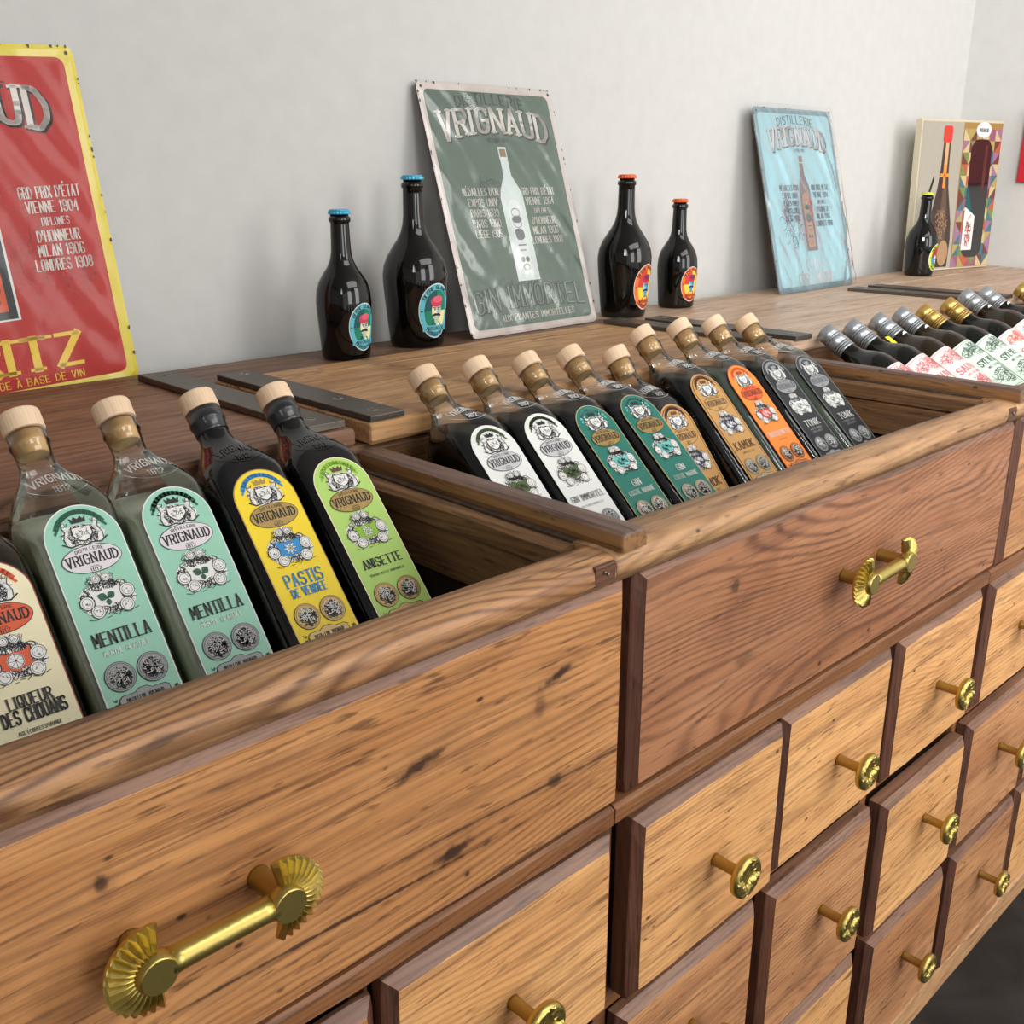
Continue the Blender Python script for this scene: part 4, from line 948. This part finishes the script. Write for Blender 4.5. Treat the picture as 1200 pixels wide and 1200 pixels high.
# green sign
GW, GH = .310, .413
rt = sign_root('gin_sign', 'green and white metal sign with a bottle, wrapped in clear plastic, leaning on the wall', .483, .728, 1.0, 17.7)
plate(rt, GW, GH, plain('enamel_white', (222, 208, 202), .35, coat=.3, bump=.3, bscale=60), plain('enamel_green', (94, 112, 98), .5, spec=.4))
a = sart(rt, GW, GH); vd = I('shade_green', (52, 64, 58)); sw = I('sign_white', (222, 214, 206))
vrig(a, .341, .038, .245, .014, sw, vd, 0, GH, vd)
leftright(a, .236, .038, sw, .0118, .080, 1.42)
minibottle(a, .004, .087, .226, I('pale_glass', (214, 222, 220)), lwhite, I('cork_print', (150, 116, 84)), I('print_grey', (110, 116, 120)))
a.text(.000, .0545, .035, .262, 'GIN IMMORTEL', vd, 3, .20, True, arc=.006, thin=.7); a.text(.0, .0550, .035, .262, 'GIN IMMORTEL', I('sign_greyline', (136, 152, 138)), 4, .10, True, arc=.006, thin=.7)
a.text(.01, .0265, .0105, .178, 'AUX PLANTES IMMORTELLES', sw, 3, .14)
a.scrib(-.02, .085, .05, .014, 24, .001, vd, 2, seed=4); a.scrib(-.04, .24, .03, .03, 16, .0012, vd, 2, seed=14)
a.build('printing', rt, fix=False); film(rt, GW, GH, .0046, 2.3, dens=(70, 90))
# blue sign
rt = sign_root('blue_sign', 'pale blue metal sign with heavy shiny plastic wrap, leaning on the wall', 1.395, .732, .4, 15.0)
BW = .325
plate(rt, BW, .405, plain('enamel_steel', (120, 150, 162), .3, coat=.4), plain('enamel_blue', (176, 214, 222), .4))
a = sart(rt, BW, .405); bs = I('sign_blueshade', (70, 104, 124)); pw = I('pinkwhite', (226, 214, 214))
vrig(a, .332, .038, .235, .014, pw, bs, 0, .405, bs); leftright(a, .230, .038, bs, .0115, .076, 1.42)
minibottle(a, .000, .088, .218, I('rose_glass', (132, 110, 112)), I('label_tan', (196, 150, 120)), I('cork_print', (150, 116, 84)), bs, out=I('pale_sky', (170, 206, 214)))
a.text(0, .056, .026, .070, 'GIN', pw, 3, .14, True); a.text(0, .026, .024, .15, 'COSTE MARINE', pw, 3, .13, True)
a.scrib(-.07, .15, .05, .07, 40, .0012, bs, 2, seed=9)
a.build('printing', rt, fix=False)
film(rt, BW, .405, .0052, 5.1, FILM2, over=.010, glare=True, dens=(90, 90))
# red sign
RW = .31
rt = sign_root('red_sign', 'red metal sign with yellow border, partly cut off by the left picture edge', -.339, .8225, 0, 5.0, -3.0); rt.location.z -= .0225
plate(rt, RW, .413, plain('enamel_yellow', (226, 206, 44), .35, coat=.4), plain('enamel_red', (186, 50, 44), .6, spec=.3), bw=.0135)
a = sart(rt, RW, .413); dk = I('sign_dark', (44, 36, 38)); rsh = I('red_shade', (184, 50, 46)); yl3 = I('sign_yellow', (240, 204, 62))
vrig(a, .338, .038, .235, .014, sw, dk, 0, .405, dk, -.010); leftright(a, .245, .060, sw, .0130, .074, 1.33)
minibottle(a, -.005, .10, .235, blk, rust, I('cork_print', (150, 116, 84)), dk)
a.text(-.022, .054, .038, .215, 'SPRITZ', yl3, 3, .26, True); a.text(-.024, .0215, .0088, .215, "APÉRITIF À L'ORANGE À BASE DE VIN", yl3, 3, .15, False)
a.scrib(.075, .17, .06, .07, 60, .0012, rsh, 2, seed=19, seg=9); a.ring(.07, .15, .045, .05, .0012, rsh, 2, 20); a.ring(.06, .24, .03, .016, .0012, rsh, 2, 14)
a.build('printing', rt, fix=False); film(rt, RW, .413, .0024, 7.7, FILM3, dens=(60, 70))

# ------------------------------------------------------------------ printed gift box in the corner
gb = thing('gift_box', 'tall printed cardboard bottle box with a dark window, in the corner', 'box', (2.100, .778, .5682+ZO), (math.radians(-1.5), 0, math.radians(-12.5)))
bw_, bh = .425, .388
gb.scale = (.80, 1, 1)
b = MB(); b.box(0, bw_, 0, .020, 0, bh, plain('carton', (204, 194, 168), .6), .0015); b.build('carton', gb)
a = Art(lambda u, v, k: (u, -.0004-k*.0003, v)); beige = I('box_beige', (168, 162, 148)); a.rect(.004, .214, .004, bh-.006, beige, 0)
a.poly([(.012, .10), (.028, .10), (.085, .235), (.082, .25)], INK, 1)
w1 = I('bottle_print', (60, 44, 38)); w2 = I('bottle_print_light', (92, 72, 56))
a.poly([(.078, .008), (.074, .08), (.080, .13), (.094, .175), (.106, .215), (.113, .26), (.117, .345), (.151, .345), (.155, .26), (.163, .215), (.178, .170), (.193, .125), (.199, .08), (.195, .008)], w1, 1)
a.ell(.165, .045, .028, .034, I('seal_print', (168, 132, 96)), 3, 12); a.scrib(.14, .12, .035, .05, 40, .002, I('seal_print', (168, 132, 96)), 3, seed=8)
a.poly([(.128, .03), (.128, .12), (.138, .25), (.133, .345), (.146, .345), (.147, .25), (.170, .12), (.170, .03)], w2, 2)
a.rect(.112, .156, .330, .372, redd, 3, r=.008); a.rect(.127, .143, .245, .330, I('strip', (206, 166, 120)), 3); a.rect(.112, .158, .243, .252, oran, 4); a.rect(.129, .141, .215, .275, oran, 4)
rn = random.Random(12); pal = [I('patch%d' % i, c) for i, c in enumerate(((178, 88, 60), (112, 130, 66), (168, 150, 86), (104, 56, 48), (142, 88, 104), (66, 106, 120), (196, 178, 134), (148, 108, 138)))]
a.rect(.214, .421, .004, bh-.006, GOLD, 1)
gx = [.218+.0335*i for i in range(7)]; gz = [.006+.030*j for j in range(14)]
for i in range(6):
    for j in range(12):
        x0, x1, z0, z1 = gx[i], gx[i+1], gz[j], gz[j+1]; c1, c2 = rn.choice(pal), rn.choice(pal)
        if rn.random() < .5: a.poly([(x0, z0), (x1, z0), (x1, z1)], c1, 2); a.poly([(x0, z0), (x1, z1), (x0, z1)], c2, 2)
        else: a.poly([(x0, z0), (x1, z0), (x0, z1)], c1, 2); a.poly([(x1, z0), (x1, z1), (x0, z1)], c2, 2)
a.build('printing', gb, fix=False)
a = Art(lambda u, v, k: (u, -.0013-k*.0003, v)); wn = plain('box_window', (24, 22, 22), .12, coat=.6)
a.rect(.262, .374, .030, .340, wn, 0, r=.034); a.poly([(.262, .05), (.262, .20), (.290, .155), (.318, .14), (.318, .05)], wpale, 1); a.scrib(.290, .10, .018, .05, 40, .0016, redd, 2, seed=3); a.scrib(.290, .10, .018, .05, 30, .0014, brown, 2, seed=5)
a.poly([(.262, .225), (.262, .165), (.302, .148)], dteal, 2); a.rect(.335, .352, .21, .325, I('maroon', (84, 34, 28)), 1)
a.ell(.318, .364, .040, .020, lwhite, 1, 12); a.text(.318, .363, .009, .050, 'VRIGNAUD', INK, 2, .2)
o = a.build('window', gb, fix=False); o['label'] = 'dark see-through window with round badge above'
# red panel on the right wall
b = MB(); b.box(2.475, 2.4945, .42, .675, .797+ZO, .99+ZO, plain('panel_red', (196, 28, 46), .4), .003); rp = b.build('red_canvas')
rp['label'] = 'red wall panel on the far right wall, cut by the picture edge'; rp['category'] = 'panel'
